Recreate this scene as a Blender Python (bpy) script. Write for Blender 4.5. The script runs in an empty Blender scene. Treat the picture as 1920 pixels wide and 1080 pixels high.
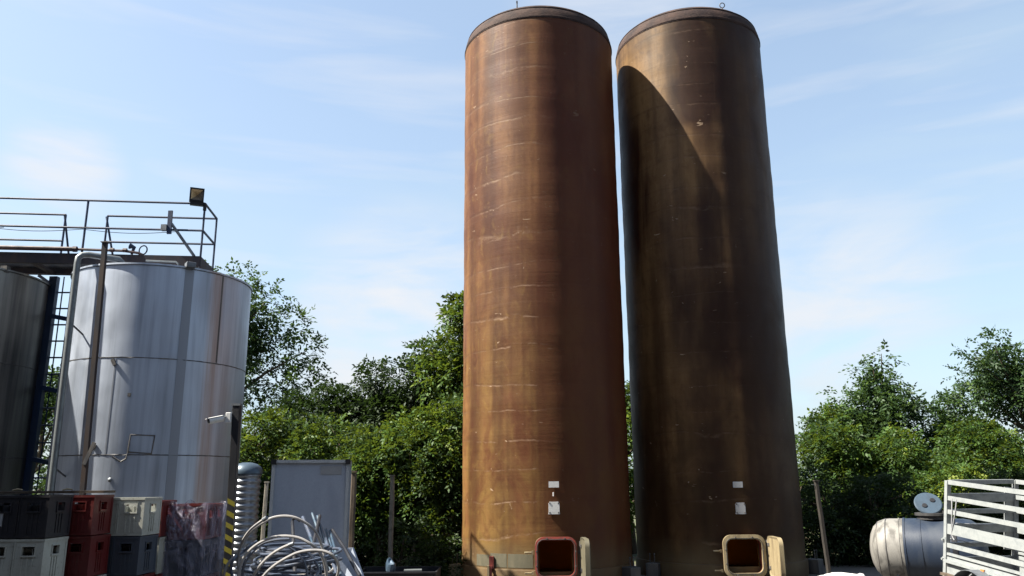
import bpy, math, random
import numpy as np
from mathutils import Vector, Matrix, Euler

random.seed(7)
rng = np.random.default_rng(7)
S = bpy.context.scene
COL = S.collection
PI = math.pi
R = math.radians

# ------------------------------------------------------------------ camera
PITCH, ROLL = R(13.75), R(0.45)
cam_d = bpy.data.cameras.new("camera")
cam_d.sensor_width = 36.0
cam_d.lens = 36.0 * 1500 / 1920
cam_d.clip_start, cam_d.clip_end = 0.1, 2000
cam = bpy.data.objects.new("camera", cam_d)
COL.objects.link(cam)
x0 = Vector((1, 0, 0)); u0 = Vector((0, -math.sin(PITCH), math.cos(PITCH))); fw = Vector((0, math.cos(PITCH), math.sin(PITCH)))
rt = x0 * math.cos(ROLL) - u0 * math.sin(ROLL)
up = x0 * math.sin(ROLL) + u0 * math.cos(ROLL)
cm = Matrix((rt, up, -fw)).transposed().to_4x4()
cm.translation = (0, 0, 1.6)
cam.matrix_world = cm
S.camera = cam

# ------------------------------------------------------------------ sun and sky
SUN_EL, SUN_AZ = R(50), R(10)          # azimuth measured from -X towards -Y
to_sun = Vector((-math.cos(SUN_AZ) * math.cos(SUN_EL), -math.sin(SUN_AZ) * math.cos(SUN_EL), math.sin(SUN_EL)))
sun_d = bpy.data.lights.new("sun", 'SUN')
sun_d.energy = 5.0
sun_d.angle = R(0.5)
sun_d.color = (1.0, 0.93, 0.80)
sun = bpy.data.objects.new("sun", sun_d)
COL.objects.link(sun)
sun.rotation_euler = to_sun.to_track_quat('Z', 'Y').to_euler()

W = bpy.data.worlds.new("World")
S.world = W
W.use_nodes = True
nt = W.node_tree
nt.nodes.clear()
N = nt.nodes.new
def lk(a, b): nt.links.new(a, b)
sky = N('ShaderNodeTexSky'); sky.sky_type = 'NISHITA'; sky.sun_disc = False
sky.sun_elevation = SUN_EL
sky.sun_rotation = math.atan2(to_sun.x, to_sun.y)
sky.altitude = 100; sky.air_density = 1.0; sky.dust_density = 2.2; sky.ozone_density = 1.0
tc = N('ShaderNodeTexCoord')
def vmath(op, a=None, b=None):
    n = N('ShaderNodeVectorMath'); n.operation = op
    for i, v in enumerate((a, b)):
        if v is None: continue
        if hasattr(v, 'links'): lk(v, n.inputs[i])
        else: n.inputs[i].default_value = v
    return n
def fmath(op, a=None, b=None, c=None, clamp=False):
    n = N('ShaderNodeMath'); n.operation = op; n.use_clamp = clamp
    for i, v in enumerate((a, b, c)):
        if v is None: continue
        if hasattr(v, 'links'): lk(v, n.inputs[i])
        else: n.inputs[i].default_value = v
    return n.outputs[0]
# thin cirrus: stretched noise over the whole sky, thicker low down, with a few real wisps
mp = N('ShaderNodeMapping'); mp.inputs['Scale'].default_value = (1.0, 1.0, 3.2); mp.inputs['Rotation'].default_value = (0, R(-14), 0)
lk(tc.outputs['Generated'], mp.inputs['Vector'])
n1 = N('ShaderNodeTexNoise'); n1.inputs['Scale'].default_value = 2.6; n1.inputs['Detail'].default_value = 8; n1.inputs['Roughness'].default_value = 0.55; n1.inputs['Distortion'].default_value = 0.6
lk(mp.outputs[0], n1.inputs['Vector'])
sx = N('ShaderNodeSeparateXYZ'); lk(tc.outputs['Generated'], sx.inputs[0])
mr = N('ShaderNodeMapRange'); mr.inputs['From Min'].default_value = 0.44; mr.inputs['From Max'].default_value = 0.74
lk(n1.outputs['Fac'], mr.inputs['Value'])
low = N('ShaderNodeMapRange'); low.inputs['From Min'].default_value = 0.55; low.inputs['From Max'].default_value = 0.02
low.inputs['To Min'].default_value = 0.12; low.inputs['To Max'].default_value = 0.55
lk(sx.outputs['Z'], low.inputs['Value'])
cl = fmath('MULTIPLY_ADD', mr.outputs[0], low.outputs[0], fmath('MULTIPLY_ADD', low.outputs[0], .60, .26))
nsh = N('ShaderNodeMapRange'); nsh.interpolation_type = 'SMOOTHSTEP'; nsh.inputs['From Min'].default_value = 0.38; nsh.inputs['From Max'].default_value = 0.66
lk(n1.outputs['Fac'], nsh.inputs['Value'])
def wisp(d, c0, c1, amp):
    dv = Vector(d).normalized()
    dt = vmath('DOT_PRODUCT', tc.outputs['Generated'], tuple(dv)).outputs['Value']
    m = N('ShaderNodeMapRange'); m.interpolation_type = 'SMOOTHSTEP'
    m.inputs['From Min'].default_value = math.cos(R(c0)); m.inputs['From Max'].default_value = math.cos(R(c1))
    m.inputs['To Max'].default_value = amp
    lk(dt, m.inputs['Value'])
    return fmath('MULTIPLY', m.outputs[0], nsh.outputs[0])
veil = cl; cl = None
# streaks: noise sampled along tilted bands
mps = N('ShaderNodeMapping'); mps.inputs['Rotation'].default_value = (0, R(-24), 0); mps.inputs['Scale'].default_value = (1.2, 1.2, 11)
lk(tc.outputs['Generated'], mps.inputs['Vector'])
n2 = N('ShaderNodeTexNoise'); n2.inputs['Scale'].default_value = 2.2; n2.inputs['Detail'].default_value = 6; n2.inputs['Roughness'].default_value = 0.5; n2.inputs['Distortion'].default_value = 0.3
lk(mps.outputs[0], n2.inputs['Vector'])
smr = N('ShaderNodeMapRange'); smr.inputs['From Min'].default_value = 0.52; smr.inputs['From Max'].default_value = 0.72; smr.inputs['To Max'].default_value = 0.32
lk(n2.outputs['Fac'], smr.inputs['Value'])
for w_ in (smr.outputs[0], wisp((-0.60, 1, 0.41), 4.2, 0, .75), wisp((-0.14, 1, 0.20), 10, 0, 1.1), wisp((0.42, 1, 0.22), 9, 0, .8), wisp((0.16, 1, 0.62), 9, 0, 0.6)):
    cl = w_ if cl is None else fmath('ADD', cl, w_)
cl = fmath('MINIMUM', cl, 0.9)
veil = fmath('MINIMUM', veil, 0.9)
mixv = N('ShaderNodeMix'); mixv.data_type = 'RGBA'; lk(veil, mixv.inputs[0]); lk(sky.outputs[0], mixv.inputs[6]); mixv.inputs[7].default_value = (2.35, 2.95, 3.35, 1)
mix = N('ShaderNodeMix'); mix.data_type = 'RGBA'
lk(cl, mix.inputs[0]); 
lk(mixv.outputs[2], mix.inputs[6]); mix.inputs[7].default_value = (3.3, 3.35, 3.5, 1)
bg = N('ShaderNodeBackground'); bg.inputs['Strength'].default_value = 0.063
lk(mix.outputs[2], bg.inputs['Color'])
wo = N('ShaderNodeOutputWorld'); lk(bg.outputs[0], wo.inputs['Surface'])

S.view_settings.view_transform = 'Standard'
S.view_settings.look = 'None'
S.view_settings.exposure = 2.1
S.view_settings.gamma = 1.0
S.view_settings.use_curve_mapping = False
S.render.engine = 'CYCLES'
S.cycles.max_bounces = 8
S.cycles.transparent_max_bounces = 12

# ------------------------------------------------------------------ mesh helpers
WM = {}          # world matrix of every empty made here
class MB:
    def __init__(s): s.v = []; s.f = []; s.uv = None
    def add(s, vs, fs):
        b = len(s.v); s.v += [tuple(p) for p in vs]; s.f += [tuple(i + b for i in f) for f in fs]
    def box(s, c, d, m=None):
        """box with centre c, full size d, optional 3x3 rotation"""
        vs = []
        for k in (-.5, .5):
            for j in (-.5, .5):
                for i in (-.5, .5):
                    p = Vector((i * d[0], j * d[1], k * d[2]))
                    if m is not None: p = m @ p
                    vs.append(p + Vector(c))
        s.add(vs, [(0, 2, 3, 1), (4, 5, 7, 6), (0, 1, 5, 4), (2, 6, 7, 3), (0, 4, 6, 2), (1, 3, 7, 5)]); return s
    def bar(s, a, b, w, h=None, upv=(0, 0, 1)):
        """rectangular bar from a to b, width w across, height h along upv"""
        a = Vector(a); b = Vector(b); h = w if h is None else h
        d = (b - a); L = d.length; d.normalize()
        u = Vector(upv); u = (u - d * u.dot(d))
        if u.length < 1e-4: u = Vector((0, 1, 0)) - d * d.y
        u.normalize(); sdir = u.cross(d)
        m = Matrix((d, sdir, u)).transposed()
        return s.box((a + b) / 2, (L, w, h), m)
    def tube(s, pts, r, n=8, caps=True):
        pts = [Vector(p) for p in pts]
        rs = r if isinstance(r, (list, tuple)) else [r] * len(pts)
        vs = []; fs = []; pu = None
        for i, p in enumerate(pts):
            d = (pts[min(i + 1, len(pts) - 1)] - pts[max(i - 1, 0)]).normalized()
            if pu is None: pu = Vector((0, 0, 1)) if abs(d.z) < .9 else Vector((1, 0, 0))
            u = (pu - d * pu.dot(d)).normalized(); pu = u; w = d.cross(u)
            for k in range(n):
                t = 2 * PI * k / n
                vs.append(p + (u * math.cos(t) + w * math.sin(t)) * rs[i])
        for i in range(len(pts) - 1):
            for k in range(n):
                k2 = (k + 1) % n
                fs.append((i * n + k, i * n + k2, (i + 1) * n + k2, (i + 1) * n + k))
        if caps:
            fs.append(tuple(range(n))[::-1]); fs.append(tuple((len(pts) - 1) * n + k for k in range(n)))
        s.add(vs, fs); return s
    def ring(s, c, rad, r, ax=(0, 0, 1), n=32, m=8, a0=0, a1=2 * PI):
        q = Vector(ax).to_track_quat('Z', 'Y')
        pts = [Vector(c) + q @ Vector((rad * math.cos(a0 + (a1 - a0) * i / n), rad * math.sin(a0 + (a1 - a0) * i / n), 0)) for i in range(n + 1)]
        return s.tube(pts, r, m, caps=(a1 - a0) < 2 * PI - .01)
    def build(s, name, mat, parent=None, smooth=False, local=False, bevel=0, uv=None):
        me = bpy.data.meshes.new(name)
        vs = s.v
        if parent is not None and not local:
            inv = WM[parent.name].inverted()
            vs = [tuple(inv @ Vector(p)) for p in vs]
        me.from_pydata(vs, [], s.f); me.update()
        if uv is not None:
            l = me.uv_layers.new(name="UVMap")
            l.data.foreach_set('uv', np.array(uv, dtype=np.float32).ravel())
        return link(name, me, mat, parent, smooth, bevel)
def link(name, me, mat, parent=None, smooth=False, bevel=0):
    if mat is not None: me.materials.append(mat)
    if smooth:
        me.polygons.foreach_set('use_smooth', [True] * len(me.polygons))
        try: me.set_sharp_from_angle(angle=R(35))
        except Exception: pass
    o = bpy.data.objects.new(name, me); COL.objects.link(o)
    WM[o.name] = WM[parent.name].copy() if parent is not None else Matrix.Identity(4)
    if parent is not None: o.parent = parent
    if bevel:
        b = o.modifiers.new('bevel', 'BEVEL'); b.width = bevel; b.segments = 2; b.limit_method = 'ANGLE'
    return o
def thing(name, label, cat, loc=(0, 0, 0), rz=0, group=None):
    o = bpy.data.objects.new(name, None); COL.objects.link(o)
    o.empty_display_size = .2
    o.location = loc; o.rotation_euler = (0, 0, rz)
    WM[o.name] = Matrix.Translation(loc) @ Euler((0, 0, rz)).to_matrix().to_4x4()
    o['label'] = label; o['category'] = cat
    if group: o['group'] = group
    return o
def tag(o, label, cat, group=None):
    o['label'] = label; o['category'] = cat
    if group: o['group'] = group
    return o
def copy_tree(o, parent=None):
    c = o.copy(); COL.objects.link(c); c.parent = parent
    WM[c.name] = WM[o.name]
    for ch in list(o.children): copy_tree(ch, c)
    return c
def lathe(prof, c, n=96, hole=None, close=False):
    """grid surface of revolution; uv in metres; hole(angle, z) drops faces"""
    vs = []; fs = []; uv = []
    vacc = [0.0]
    for i in range(1, len(prof)): vacc.append(vacc[-1] + math.hypot(prof[i][0] - prof[i - 1][0], prof[i][1] - prof[i - 1][1]))
    rm = max(p[0] for p in prof)
    for r, z in prof:
        for k in range(n):
            a = 2 * PI * k / n - PI / 2 - PI      # seam at the back
            vs.append((c[0] + r * math.cos(a), c[1] + r * math.sin(a), z))
    for i in range(len(prof) - 1):
        for k in range(n):
            k2 = (k + 1) % n
            if hole:
                am = 2 * PI * (k + .5) / n - PI / 2 - PI; zm = (prof[i][1] + prof[i + 1][1]) / 2
                if hole(am, zm): continue
            fs.append((i * n + k, i * n + k2, (i + 1) * n + k2, (i + 1) * n + k))
            u0_, u1_ = rm * 2 * PI * k / n, rm * 2 * PI * (k + 1) / n
            b0, b1 = prof[0][1] + vacc[i], prof[0][1] + vacc[i + 1]
            uv += [(u0_, b0), (u1_, b0), (u1_, b1), (u0_, b1)]
    m = MB(); m.v = vs; m.f = fs
    return m, uv

# ------------------------------------------------------------------ materials
class Mat:
    def __init__(s, name):
        s.m = bpy.data.materials.new(name); s.m.use_nodes = True
        s.t = s.m.node_tree; s.b = s.t.nodes['Principled BSDF']; s.out = s.t.nodes['Material Output']
        s.tc = s.t.nodes.new('ShaderNodeTexCoord')
    def n(s, typ, **k):
        nd = s.t.nodes.new(typ)
        for a, v in k.items():
            if a in nd.inputs: s.inp(nd, a, v)
            else: setattr(nd, a, v)
        return nd
    def inp(s, nd, a, v):
        if hasattr(v, 'links'): s.t.links.new(v, nd.inputs[a])
        else: nd.inputs[a].default_value = v
    def noise(s, sc, scale=(1, 1, 1), det=4, rough=.55, src='Object', dist=0, off=(0, 0, 0)):
        mp = s.n('ShaderNodeMapping'); s.inp(mp, 'Vector', s.tc.outputs[src]); mp.inputs['Scale'].default_value = scale; mp.inputs['Location'].default_value = off
        nn = s.n('ShaderNodeTexNoise'); s.inp(nn, 'Vector', mp.outputs[0])
        nn.inputs['Scale'].default_value = sc; nn.inputs['Detail'].default_value = det; nn.inputs['Roughness'].default_value = rough; nn.inputs['Distortion'].default_value = dist
        return nn.outputs['Fac']
    def rng(s, v, a, b, c=0, d=1, smooth=False):
        m = s.n('ShaderNodeMapRange')
        if smooth: m.interpolation_type = 'SMOOTHSTEP'
        for k, x in (('Value', v), ('From Min', a), ('From Max', b), ('To Min', c), ('To Max', d)): s.inp(m, k, x)
        return m.outputs[0]
    def math(s, op, a, b=0.0, c=0.0):
        m = s.n('ShaderNodeMath'); m.operation = op
        s.inp(m, 0, a); s.inp(m, 1, b); s.inp(m, 2, c)
        return m.outputs[0]
    def mix(s, f, a, b, mode='MIX'):
        m = s.n('ShaderNodeMix'); m.data_type = 'RGBA'; m.blend_type = mode
        s.inp(m, 0, f)
        for i, v in ((6, a), (7, b)):
            if isinstance(v, tuple) and len(v) == 3: v = v + (1,)
            s.inp(m, i, v)
        return m.outputs[2]
    def bump(s, h, strength=.3, dist=.01):
        b = s.n('ShaderNodeBump'); b.inputs['Strength'].default_value = strength; b.inputs['Distance'].default_value = dist
        s.inp(b, 'Height', h); s.inp(s.b, 'Normal', b.outputs[0])
        return b
    def set(s, **k):
        names = {'color': 'Base Color', 'rough': 'Roughness', 'metal': 'Metallic', 'spec': 'Specular IOR Level', 'alpha': 'Alpha', 'coat': 'Coat Weight'}
        for a, v in k.items():
            if isinstance(v, tuple) and len(v) == 3: v = v + (1,)
            s.inp(s.b, names[a], v)
        return s
def worn(name, c1, c2, rough=.6, metal=0.0, sc=6, lo=.45, hi=.65, bump=.2, streak=True, spec=.4):
    m = Mat(name)
    a = m.noise(sc, (1, 1, .25 if streak else 1), 6)
    f = m.rng(a, lo, hi)
    fine = m.noise(60, det=3)
    col = m.mix(f, c1, c2)
    col = m.mix(m.rng(fine, .3, .7, 0, .25), col, tuple(x * .6 for x in c1))
    m.set(color=col, rough=m.rng(a, .3, .7, rough - .1, rough + .12), metal=metal, spec=spec)
    m.bump(fine, bump, .004)
    return m.m

def fibreglass(name, base, dark, ochre, shift, ub, scuff=1.0):
    m = Mat(name)
    wind = m.noise(1.0, (.6, 9, 1), 7, .62, 'UV', .6)            # horizontal winding bands
    broad = m.noise(1.0, (.9, .35, 1), 4, .5, 'UV', .2, (shift, 0, 0))
    streak = m.noise(1.0, (2.6, .10, 1), 5, .55, 'UV', .15, (shift * 2, 3, 0))
    patch = m.noise(1.0, (1.7, 1.0, 1), 7, .66, 'UV', .9, (shift, 9, 0))
    blot = m.noise(1.0, (4.5, 2.6, 1), 6, .65, 'UV', 1.2, (shift, 4, 0))
    fine = m.noise(1.0, (18, 55, 1), 4, .6, 'UV')
    sep = m.n('ShaderNodeSeparateXYZ'); m.inp(sep, 0, m.tc.outputs['UV'])
    v = sep.outputs['Y']; u = sep.outputs['X']
    col = m.mix(m.rng(broad, .38, .62, 0, 1), base, dark)
    lowf = m.rng(v, 6.5, 1.0, 0, .9)
    ocm = m.math('MULTIPLY', lowf, m.rng(patch, .35, .62))
    col = m.mix(ocm, col, ochre)
    col = m.mix(m.rng(streak, .46, .66, 0, .65), col, tuple(x * .38 for x in dark))
    col = m.mix(m.rng(streak, .40, .30, 0, .45), col, tuple(min(1, x * 1.45) for x in base))
    col = m.mix(m.rng(wind, .52, .82, 0, .20), col, tuple(x * .45 for x in dark))
    thin = m.noise(1.0, (.8, 30, 1), 5, .6, 'UV', .2, (shift, 6, 0))
    col = m.mix(m.rng(thin, .55, .75, 0, .22), col, tuple(x * .5 for x in dark))
    col = m.mix(m.rng(wind, .40, .22, 0, .12), col, tuple(min(1, x * 1.5) for x in ochre))
    col = m.mix(m.rng(blot, .50, .72, 0, .5), col, tuple(x * .6 for x in dark))
    col = m.mix(m.rng(blot, .44, .28, 0, .35), col, tuple(min(1, x * 1.25) for x in ochre))
    # chalky scuffs along the winding joints, one every 0.55 m
    ln0 = m.noise(1.0, (6, 1.5, 1), 4, .6, 'UV', .5, (1, shift, 0))
    vary = m.noise(1.0, (.15, 1.1, 1), 3, .5, 'UV', 0, (shift, 2, 0))
    fr = m.math('FRACT', m.math('ADD', m.math('MULTIPLY_ADD', v, 1 / .52, m.math('MULTIPLY', broad, .45)), m.math('MULTIPLY', vary, 1.6)))
    line = m.rng(m.math('ABSOLUTE', m.math('SUBTRACT', fr, m.math('MULTIPLY_ADD', ln0, .10, .45))), .045, .0, 0, 1)
    ln = m.noise(1.0, (3.4, 5, 1), 8, .75, 'UV', .8, (3, shift, 0))
    side = m.rng(m.math('ABSOLUTE', m.math('SUBTRACT', u, ub - .45)), .9, .25, .25, 1.0)
    col = m.mix(m.math('MULTIPLY', line, m.math('MULTIPLY', side, m.rng(ln, .44, .61, 0, .95 * scuff))), col, (.30, .20, .13))
    line2 = m.rng(m.math('ABSOLUTE', m.math('SUBTRACT', fr, .53)), .10, .0, 0, .45)
    col = m.mix(m.math('MULTIPLY', line2, m.rng(ln, .40, .6)), col, tuple(x * .4 for x in dark))
    chip = m.noise(1.0, (5, 11, 1), 3, .5, 'UV', 1.2, (shift, 1, 0))
    col = m.mix(m.rng(chip, .715, .735, 0, .8), col, (.28, .20, .13))
    # half away from the sun: shade painted in, with a weathered tide mark
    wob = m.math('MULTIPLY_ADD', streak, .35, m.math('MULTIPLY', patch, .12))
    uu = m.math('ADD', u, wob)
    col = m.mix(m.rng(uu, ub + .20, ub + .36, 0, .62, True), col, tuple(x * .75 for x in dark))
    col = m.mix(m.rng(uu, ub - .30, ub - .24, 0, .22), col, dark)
    # grey weathered foot
    col = m.mix(m.math('MULTIPLY', m.rng(v, .75, .35), m.rng(patch, .3, .6, .3, .9)), col, (.09, .07, .04))
    m.set(color=col, rough=m.rng(patch, .3, .7, .45, .62), spec=.15)
    h = m.math('ADD', m.math('MULTIPLY', wind, .5), m.math('MULTIPLY', fine, .2))
    m.bump(h, .35, .02)
    # thin glassfibre lets a little light through
    tr = m.n('ShaderNodeBsdfTranslucent'); m.inp(tr, 'Color', (.75, .30, .04, 1))
    mx = m.n('ShaderNodeMixShader'); mx.inputs[0].default_value = .13
    m.t.links.new(m.b.outputs[0], mx.inputs[1]); m.t.links.new(tr.outputs[0], mx.inputs[2]); m.t.links.new(mx.outputs[0], m.out.inputs[0])
    return m.m

def stainless(name, tint, dirt, shift, rough=.36, dirty=.5, stain=True):
    m = Mat(name)
    st = m.noise(1.0, (2.2, .12, 1), 5, .6, 'UV', .1, (shift, 0, 0))
    st2 = m.noise(1.0, (11, .35, 1), 4, .6, 'UV', .2, (shift, 5, 0))
    pat = m.noise(1.0, (1.2, 1.0, 1), 5, .6, 'UV', .3, (shift, 2, 0))
    fine = m.noise(1.0, (60, 6, 1), 3, .6, 'UV')
    col = m.mix(m.rng(st, .42, .62, 0, dirty), tint, dirt)
    col = m.mix(m.rng(st2, .5, .75, 0, dirty * .7), col, tuple(x * .6 for x in dirt))
    col = m.mix(m.rng(pat, .45, .7, 0, .25), col, tuple(x * .7 for x in tint))
    if stain:
        sep = m.n('ShaderNodeSeparateXYZ'); m.inp(sep, 0, m.tc.outputs['UV'])
        u = sep.outputs['X']
        du = m.math('ABSOLUTE', m.math('SUBTRACT', m.math('ADD', u, m.math('MULTIPLY', st2, .05)), stain))
        f = m.math('MULTIPLY', m.rng(du, .16, .06), m.rng(st2, .3, .6, .25, .65))
        col = m.mix(f, col, (.22, .13, .08))
    m.set(color=col, metal=m.rng(pat, .3, .7, .75, .52), rough=m.rng(pat, .3, .7, rough - .05, rough + .12))
    big = m.noise(1.0, (.8, .9, 1), 2, .5, 'UV', .3, (shift, 7, 0))
    b1 = m.bump(m.math('MULTIPLY_ADD', big, 4.0, m.math('MULTIPLY', fine, .03)), .25, .02)
    return m.m

def plastic(name, c, c2=None, rough=.45, dirt=.5):
    m = Mat(name)
    a = m.noise(7, det=5); f = m.noise(40, det=3)
    sep = m.n('ShaderNodeSeparateXYZ'); m.inp(sep, 0, m.tc.outputs['Object'])
    col = m.mix(m.rng(a, .4, .7, 0, dirt), c, c2 or tuple(x * .5 for x in c))
    col = m.mix(m.rng(f, .55, .75, 0, dirt), col, (.10, .085, .065))
    m.set(color=col, rough=m.rng(a, .3, .7, rough - .08, rough + .15), spec=.4)
    m.bump(f, .15, .003)
    return m.m

M = {}
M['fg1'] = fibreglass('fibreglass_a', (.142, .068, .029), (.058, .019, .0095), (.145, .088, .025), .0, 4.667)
M['fg2'] = fibreglass('fibreglass_b', (.150, .088, .038), (.022, .010, .0055), (.026, .016, .006), 4.3, 4.95, .35)  # base raised for the sunlit part, dark tones lowered for the shaded half
def capmat():
    m = Mat('fibreglass_cap')
    a = m.noise(3, (1, 1, 2), 6); f = m.noise(25, (1, 1, 3), 4)
    col = m.mix(m.rng(a, .38, .62), (.042, .025, .021), (.017, .011, .012))
    col = m.mix(m.rng(f, .5, .7, 0, .6), col, (.07, .05, .04))
    m.set(color=col, rough=.8, spec=.15); m.bump(f, .5, .015)
    return m.m
def liningmat():
    m = Mat('silo_lining'); a = m.noise(2, (1, 1, 3), 5)
    m.set(color=m.mix(m.rng(a, .4, .6), (.22, .115, .022), (.12, .055, .014)), rough=.7, spec=.1)
    tr = m.n('ShaderNodeBsdfTranslucent'); m.inp(tr, 'Color', (.85, .45, .08, 1))
    mx = m.n('ShaderNodeMixShader'); mx.inputs[0].default_value = .5
    m.t.links.new(m.b.outputs[0], mx.inputs[1]); m.t.links.new(tr.outputs[0], mx.inputs[2]); m.t.links.new(mx.outputs[0], m.out.inputs[0])
    return m.m
M['lining'] = liningmat()
M['cap'] = capmat()
M['steel2'] = stainless('stainless_right_tank', (.365, .41, .495), (.165, .185, .225), 0.0, .44, .6, stain=5.84)
M['steel_strip'] = stainless('stainless_strip', (.20, .22, .26), (.13, .14, .165), 5.0, .5, .5, stain=False)
M['steel1'] = stainless('stainless_left_tank', (.22, .215, .20), (.06, .06, .065), 3.3, .45, .9, stain=False)
M['steel3'] = stainless('stainless_small', (.16, .175, .20), (.07, .075, .09), 1.7, .34, .5, stain=False)
M['weld'] = worn('weld_dark', (.05, .05, .055), (.12, .11, .10), .6, .3)
M['rail'] = worn('rail_paint_blue', (.010, .025, .065), (.016, .024, .045), .5, .1, spec=.4)
M['beam'] = worn('beam_rusty', (0.0180, 0.0156, 0.0216), (0.0420, 0.0300, 0.0288), .75, .1, sc=9)
M['redpipe'] = worn('pipe_red_oxide', (0.0330, 0.0132, 0.0144), (0.0180, 0.0120, 0.0144), .6)
M['pole'] = worn('pole_rust', (0.0270, 0.0150, 0.0108), (0.0132, 0.0144, 0.0204), .7, .1)
M['galv'] = worn('galvanised', (0.1520, 0.1680, 0.1760), (0.1120, 0.1240, 0.1360), .45, .55, sc=12, streak=False)
M['galv_d'] = worn('galvanised_dull', (0.1200, 0.1320, 0.1480), (0.0720, 0.0800, 0.0960), .55, .4, sc=10, streak=False)
M['galv_t'] = worn('galvanised_trailer', (0.2160, 0.2320, 0.2360), (0.1600, 0.1760, 0.1840), .5, .15, sc=12, streak=False)
M['black'] = worn('black_paint', (.008, .009, .013), (.016, .016, .019), .5, spec=.25)
M['white'] = plastic('white_enamel', (0.4800, 0.4840, 0.4880), dirt=.2)
M['yellow'] = plastic('hazard_yellow', (0.1440, 0.1248, 0.0096), dirt=.4)
M['red_paint'] = worn('red_paint', (0.1760, 0.0320, 0.0240), (0.1040, 0.0240, 0.0200), .5, sc=14, streak=False)
M['cream'] = worn('cream_gelcoat', (0.2080, 0.1680, 0.1000), (0.1120, 0.0840, 0.0480), .55, sc=10, lo=.45, hi=.7)
M['grey_gel'] = worn('grey_gelcoat', (0.0680, 0.0624, 0.0416), (0.0880, 0.0760, 0.0480), .6, sc=8)
M['rubber'] = worn('rubber', (.02, .02, .022), (.04, .04, .04), .8)
M['conc'] = worn('concrete', (0.1360, 0.1240, 0.1040), (0.0800, 0.0760, 0.0640), .9, sc=14, streak=False, bump=.6)
M['wood'] = worn('old_wood', (0.0680, 0.0496, 0.0336), (0.0320, 0.0240, 0.0200), .85, sc=18)
M['wood_shaded'] = worn('shaded_post', (.022, .018, .015), (.012, .011, .01), .9, sc=18)  # post wood with its shade darkened into the colour
M['panel'] = worn('grey_panel', (0.2713, 0.3063, 0.3762), (0.2100, 0.2363, 0.2975), .5, sc=3, bump=.08)
M['alu'] = worn('aluminium_edge', (.30, .33, .37), (.22, .245, .28), .4, .2)
M['label'] = plastic('label_paper', (0.2400, 0.2480, 0.2640), dirt=.25)
M['hose'] = worn('hose_pale', (0.2400, 0.2320, 0.2280), (0.1600, 0.1600, 0.1720), .35, sc=9, streak=False, spec=.6)
M['hose_b'] = worn('hose_bluegrey', (0.0480, 0.0624, 0.0960), (0.0280, 0.0336, 0.0520), .35, sc=9, streak=False, spec=.6)
M['rod_b'] = worn('rod_blue', (0.0400, 0.0680, 0.1040), (0.0800, 0.1080, 0.1360), .4, .3)
M['crate_white'] = plastic('crate_white', (0.3000, 0.3100, 0.2850), (0.1900, 0.1900, 0.1650))
M['crate_red'] = plastic('crate_red', (0.0760, 0.0080, 0.0080), (0.0400, 0.0064, 0.0072), .4, .25)
M['crate_dark'] = plastic('crate_dark', (0.0128, 0.0128, 0.0168), (0.0080, 0.0080, 0.0104), .45, .25)
M['crate_blue'] = plastic('crate_bluegrey', (0.0360, 0.0448, 0.0624), (0.0224, 0.0272, 0.0368), .45, .3)
M['gold'] = worn('reflector_gold', (.55, .40, .22), (.42, .33, .20), .4, .3)
M['gold_shaded'] = worn('reflector_shaded', (.20, .165, .13), (.14, .12, .10), .4, .3)  # two facets of the same reflector toned darker, shading in the colour
M['orange'] = plastic('orange_lens', (.35, .13, .035), rough=.3, dirt=.1)
M['tank_shaded'] = worn('milk_tank_shaded', (.012, .020, .038), (.026, .034, .048), .45, .1, sc=3)  # barrel of the same tank, its shade and dark reflections put into the colour
M['tankend'] = worn('milk_tank_end', (.150, .146, .138), (.06, .058, .055), .6, .0, sc=7, lo=.48, hi=.62)
M['lid'] = worn('milk_tank_lid', (.050, .075, .105), (.030, .045, .065), .4, .3)
def sackmat():
    m = Mat('white_sack'); a = m.noise(9, det=5); w = m.noise(120)
    m.set(color=m.mix(m.rng(a, .4, .7), (.42, .41, .41), (.33, .33, .345)), rough=.7)
    m.bump(a, .5, .03); return m.m
M['sack'] = sackmat()
def filmmat():
    m = Mat('stretch_film'); a = m.noise(9, (1, 1, .6), 6, .65, dist=1.5); b = m.noise(26, (1, 1, .3), 4, dist=.8)
    m.set(color=(.22, .22, .32), rough=.14, spec=.8)
    m.bump(m.math('MULTIPLY_ADD', a, 1.4, b), 1.0, .035)
    tr = m.n('ShaderNodeBsdfTransparent'); mx = m.n('ShaderNodeMixShader')
    m.inp(mx, 0, m.rng(a, .38, .66, .10, .62))
    m.t.links.new(tr.outputs[0], mx.inputs[1]); m.t.links.new(m.b.outputs[0], mx.inputs[2]); m.t.links.new(mx.outputs[0], m.out.inputs[0])
    return m.m
M['film'] = filmmat()
def leafmat(name, c_dark, c_light, yel):
    m = Mat(name)
    at = m.n('ShaderNodeAttribute'); at.attribute_name = 'tone'
    t = at.outputs['Fac']
    col = m.mix(m.rng(t, 0, .75), c_dark, c_light)
    col = m.mix(m.rng(t, .78, 1.0), col, yel)
    d = m.n('ShaderNodeBsdfDiffuse'); m.inp(d, 'Color', col)
    tr = m.n('ShaderNodeBsdfTranslucent'); m.inp(tr, 'Color', m.mix(.5, col, yel))
    g = m.n('ShaderNodeBsdfGlossy'); m.inp(g, 'Color', (.6, .65, .6, 1)); g.inputs['Roughness'].default_value = .58
    a = m.n('ShaderNodeMixShader'); a.inputs[0].default_value = .38
    m.t.links.new(d.outputs[0], a.inputs[1]); m.t.links.new(tr.outputs[0], a.inputs[2])
    b = m.n('ShaderNodeMixShader'); b.inputs[0].default_value = .025
    m.t.links.new(a.outputs[0], b.inputs[1]); m.t.links.new(g.outputs[0], b.inputs[2])
    m.t.links.new(b.outputs[0], m.out.inputs[0])
    return m.m
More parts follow.
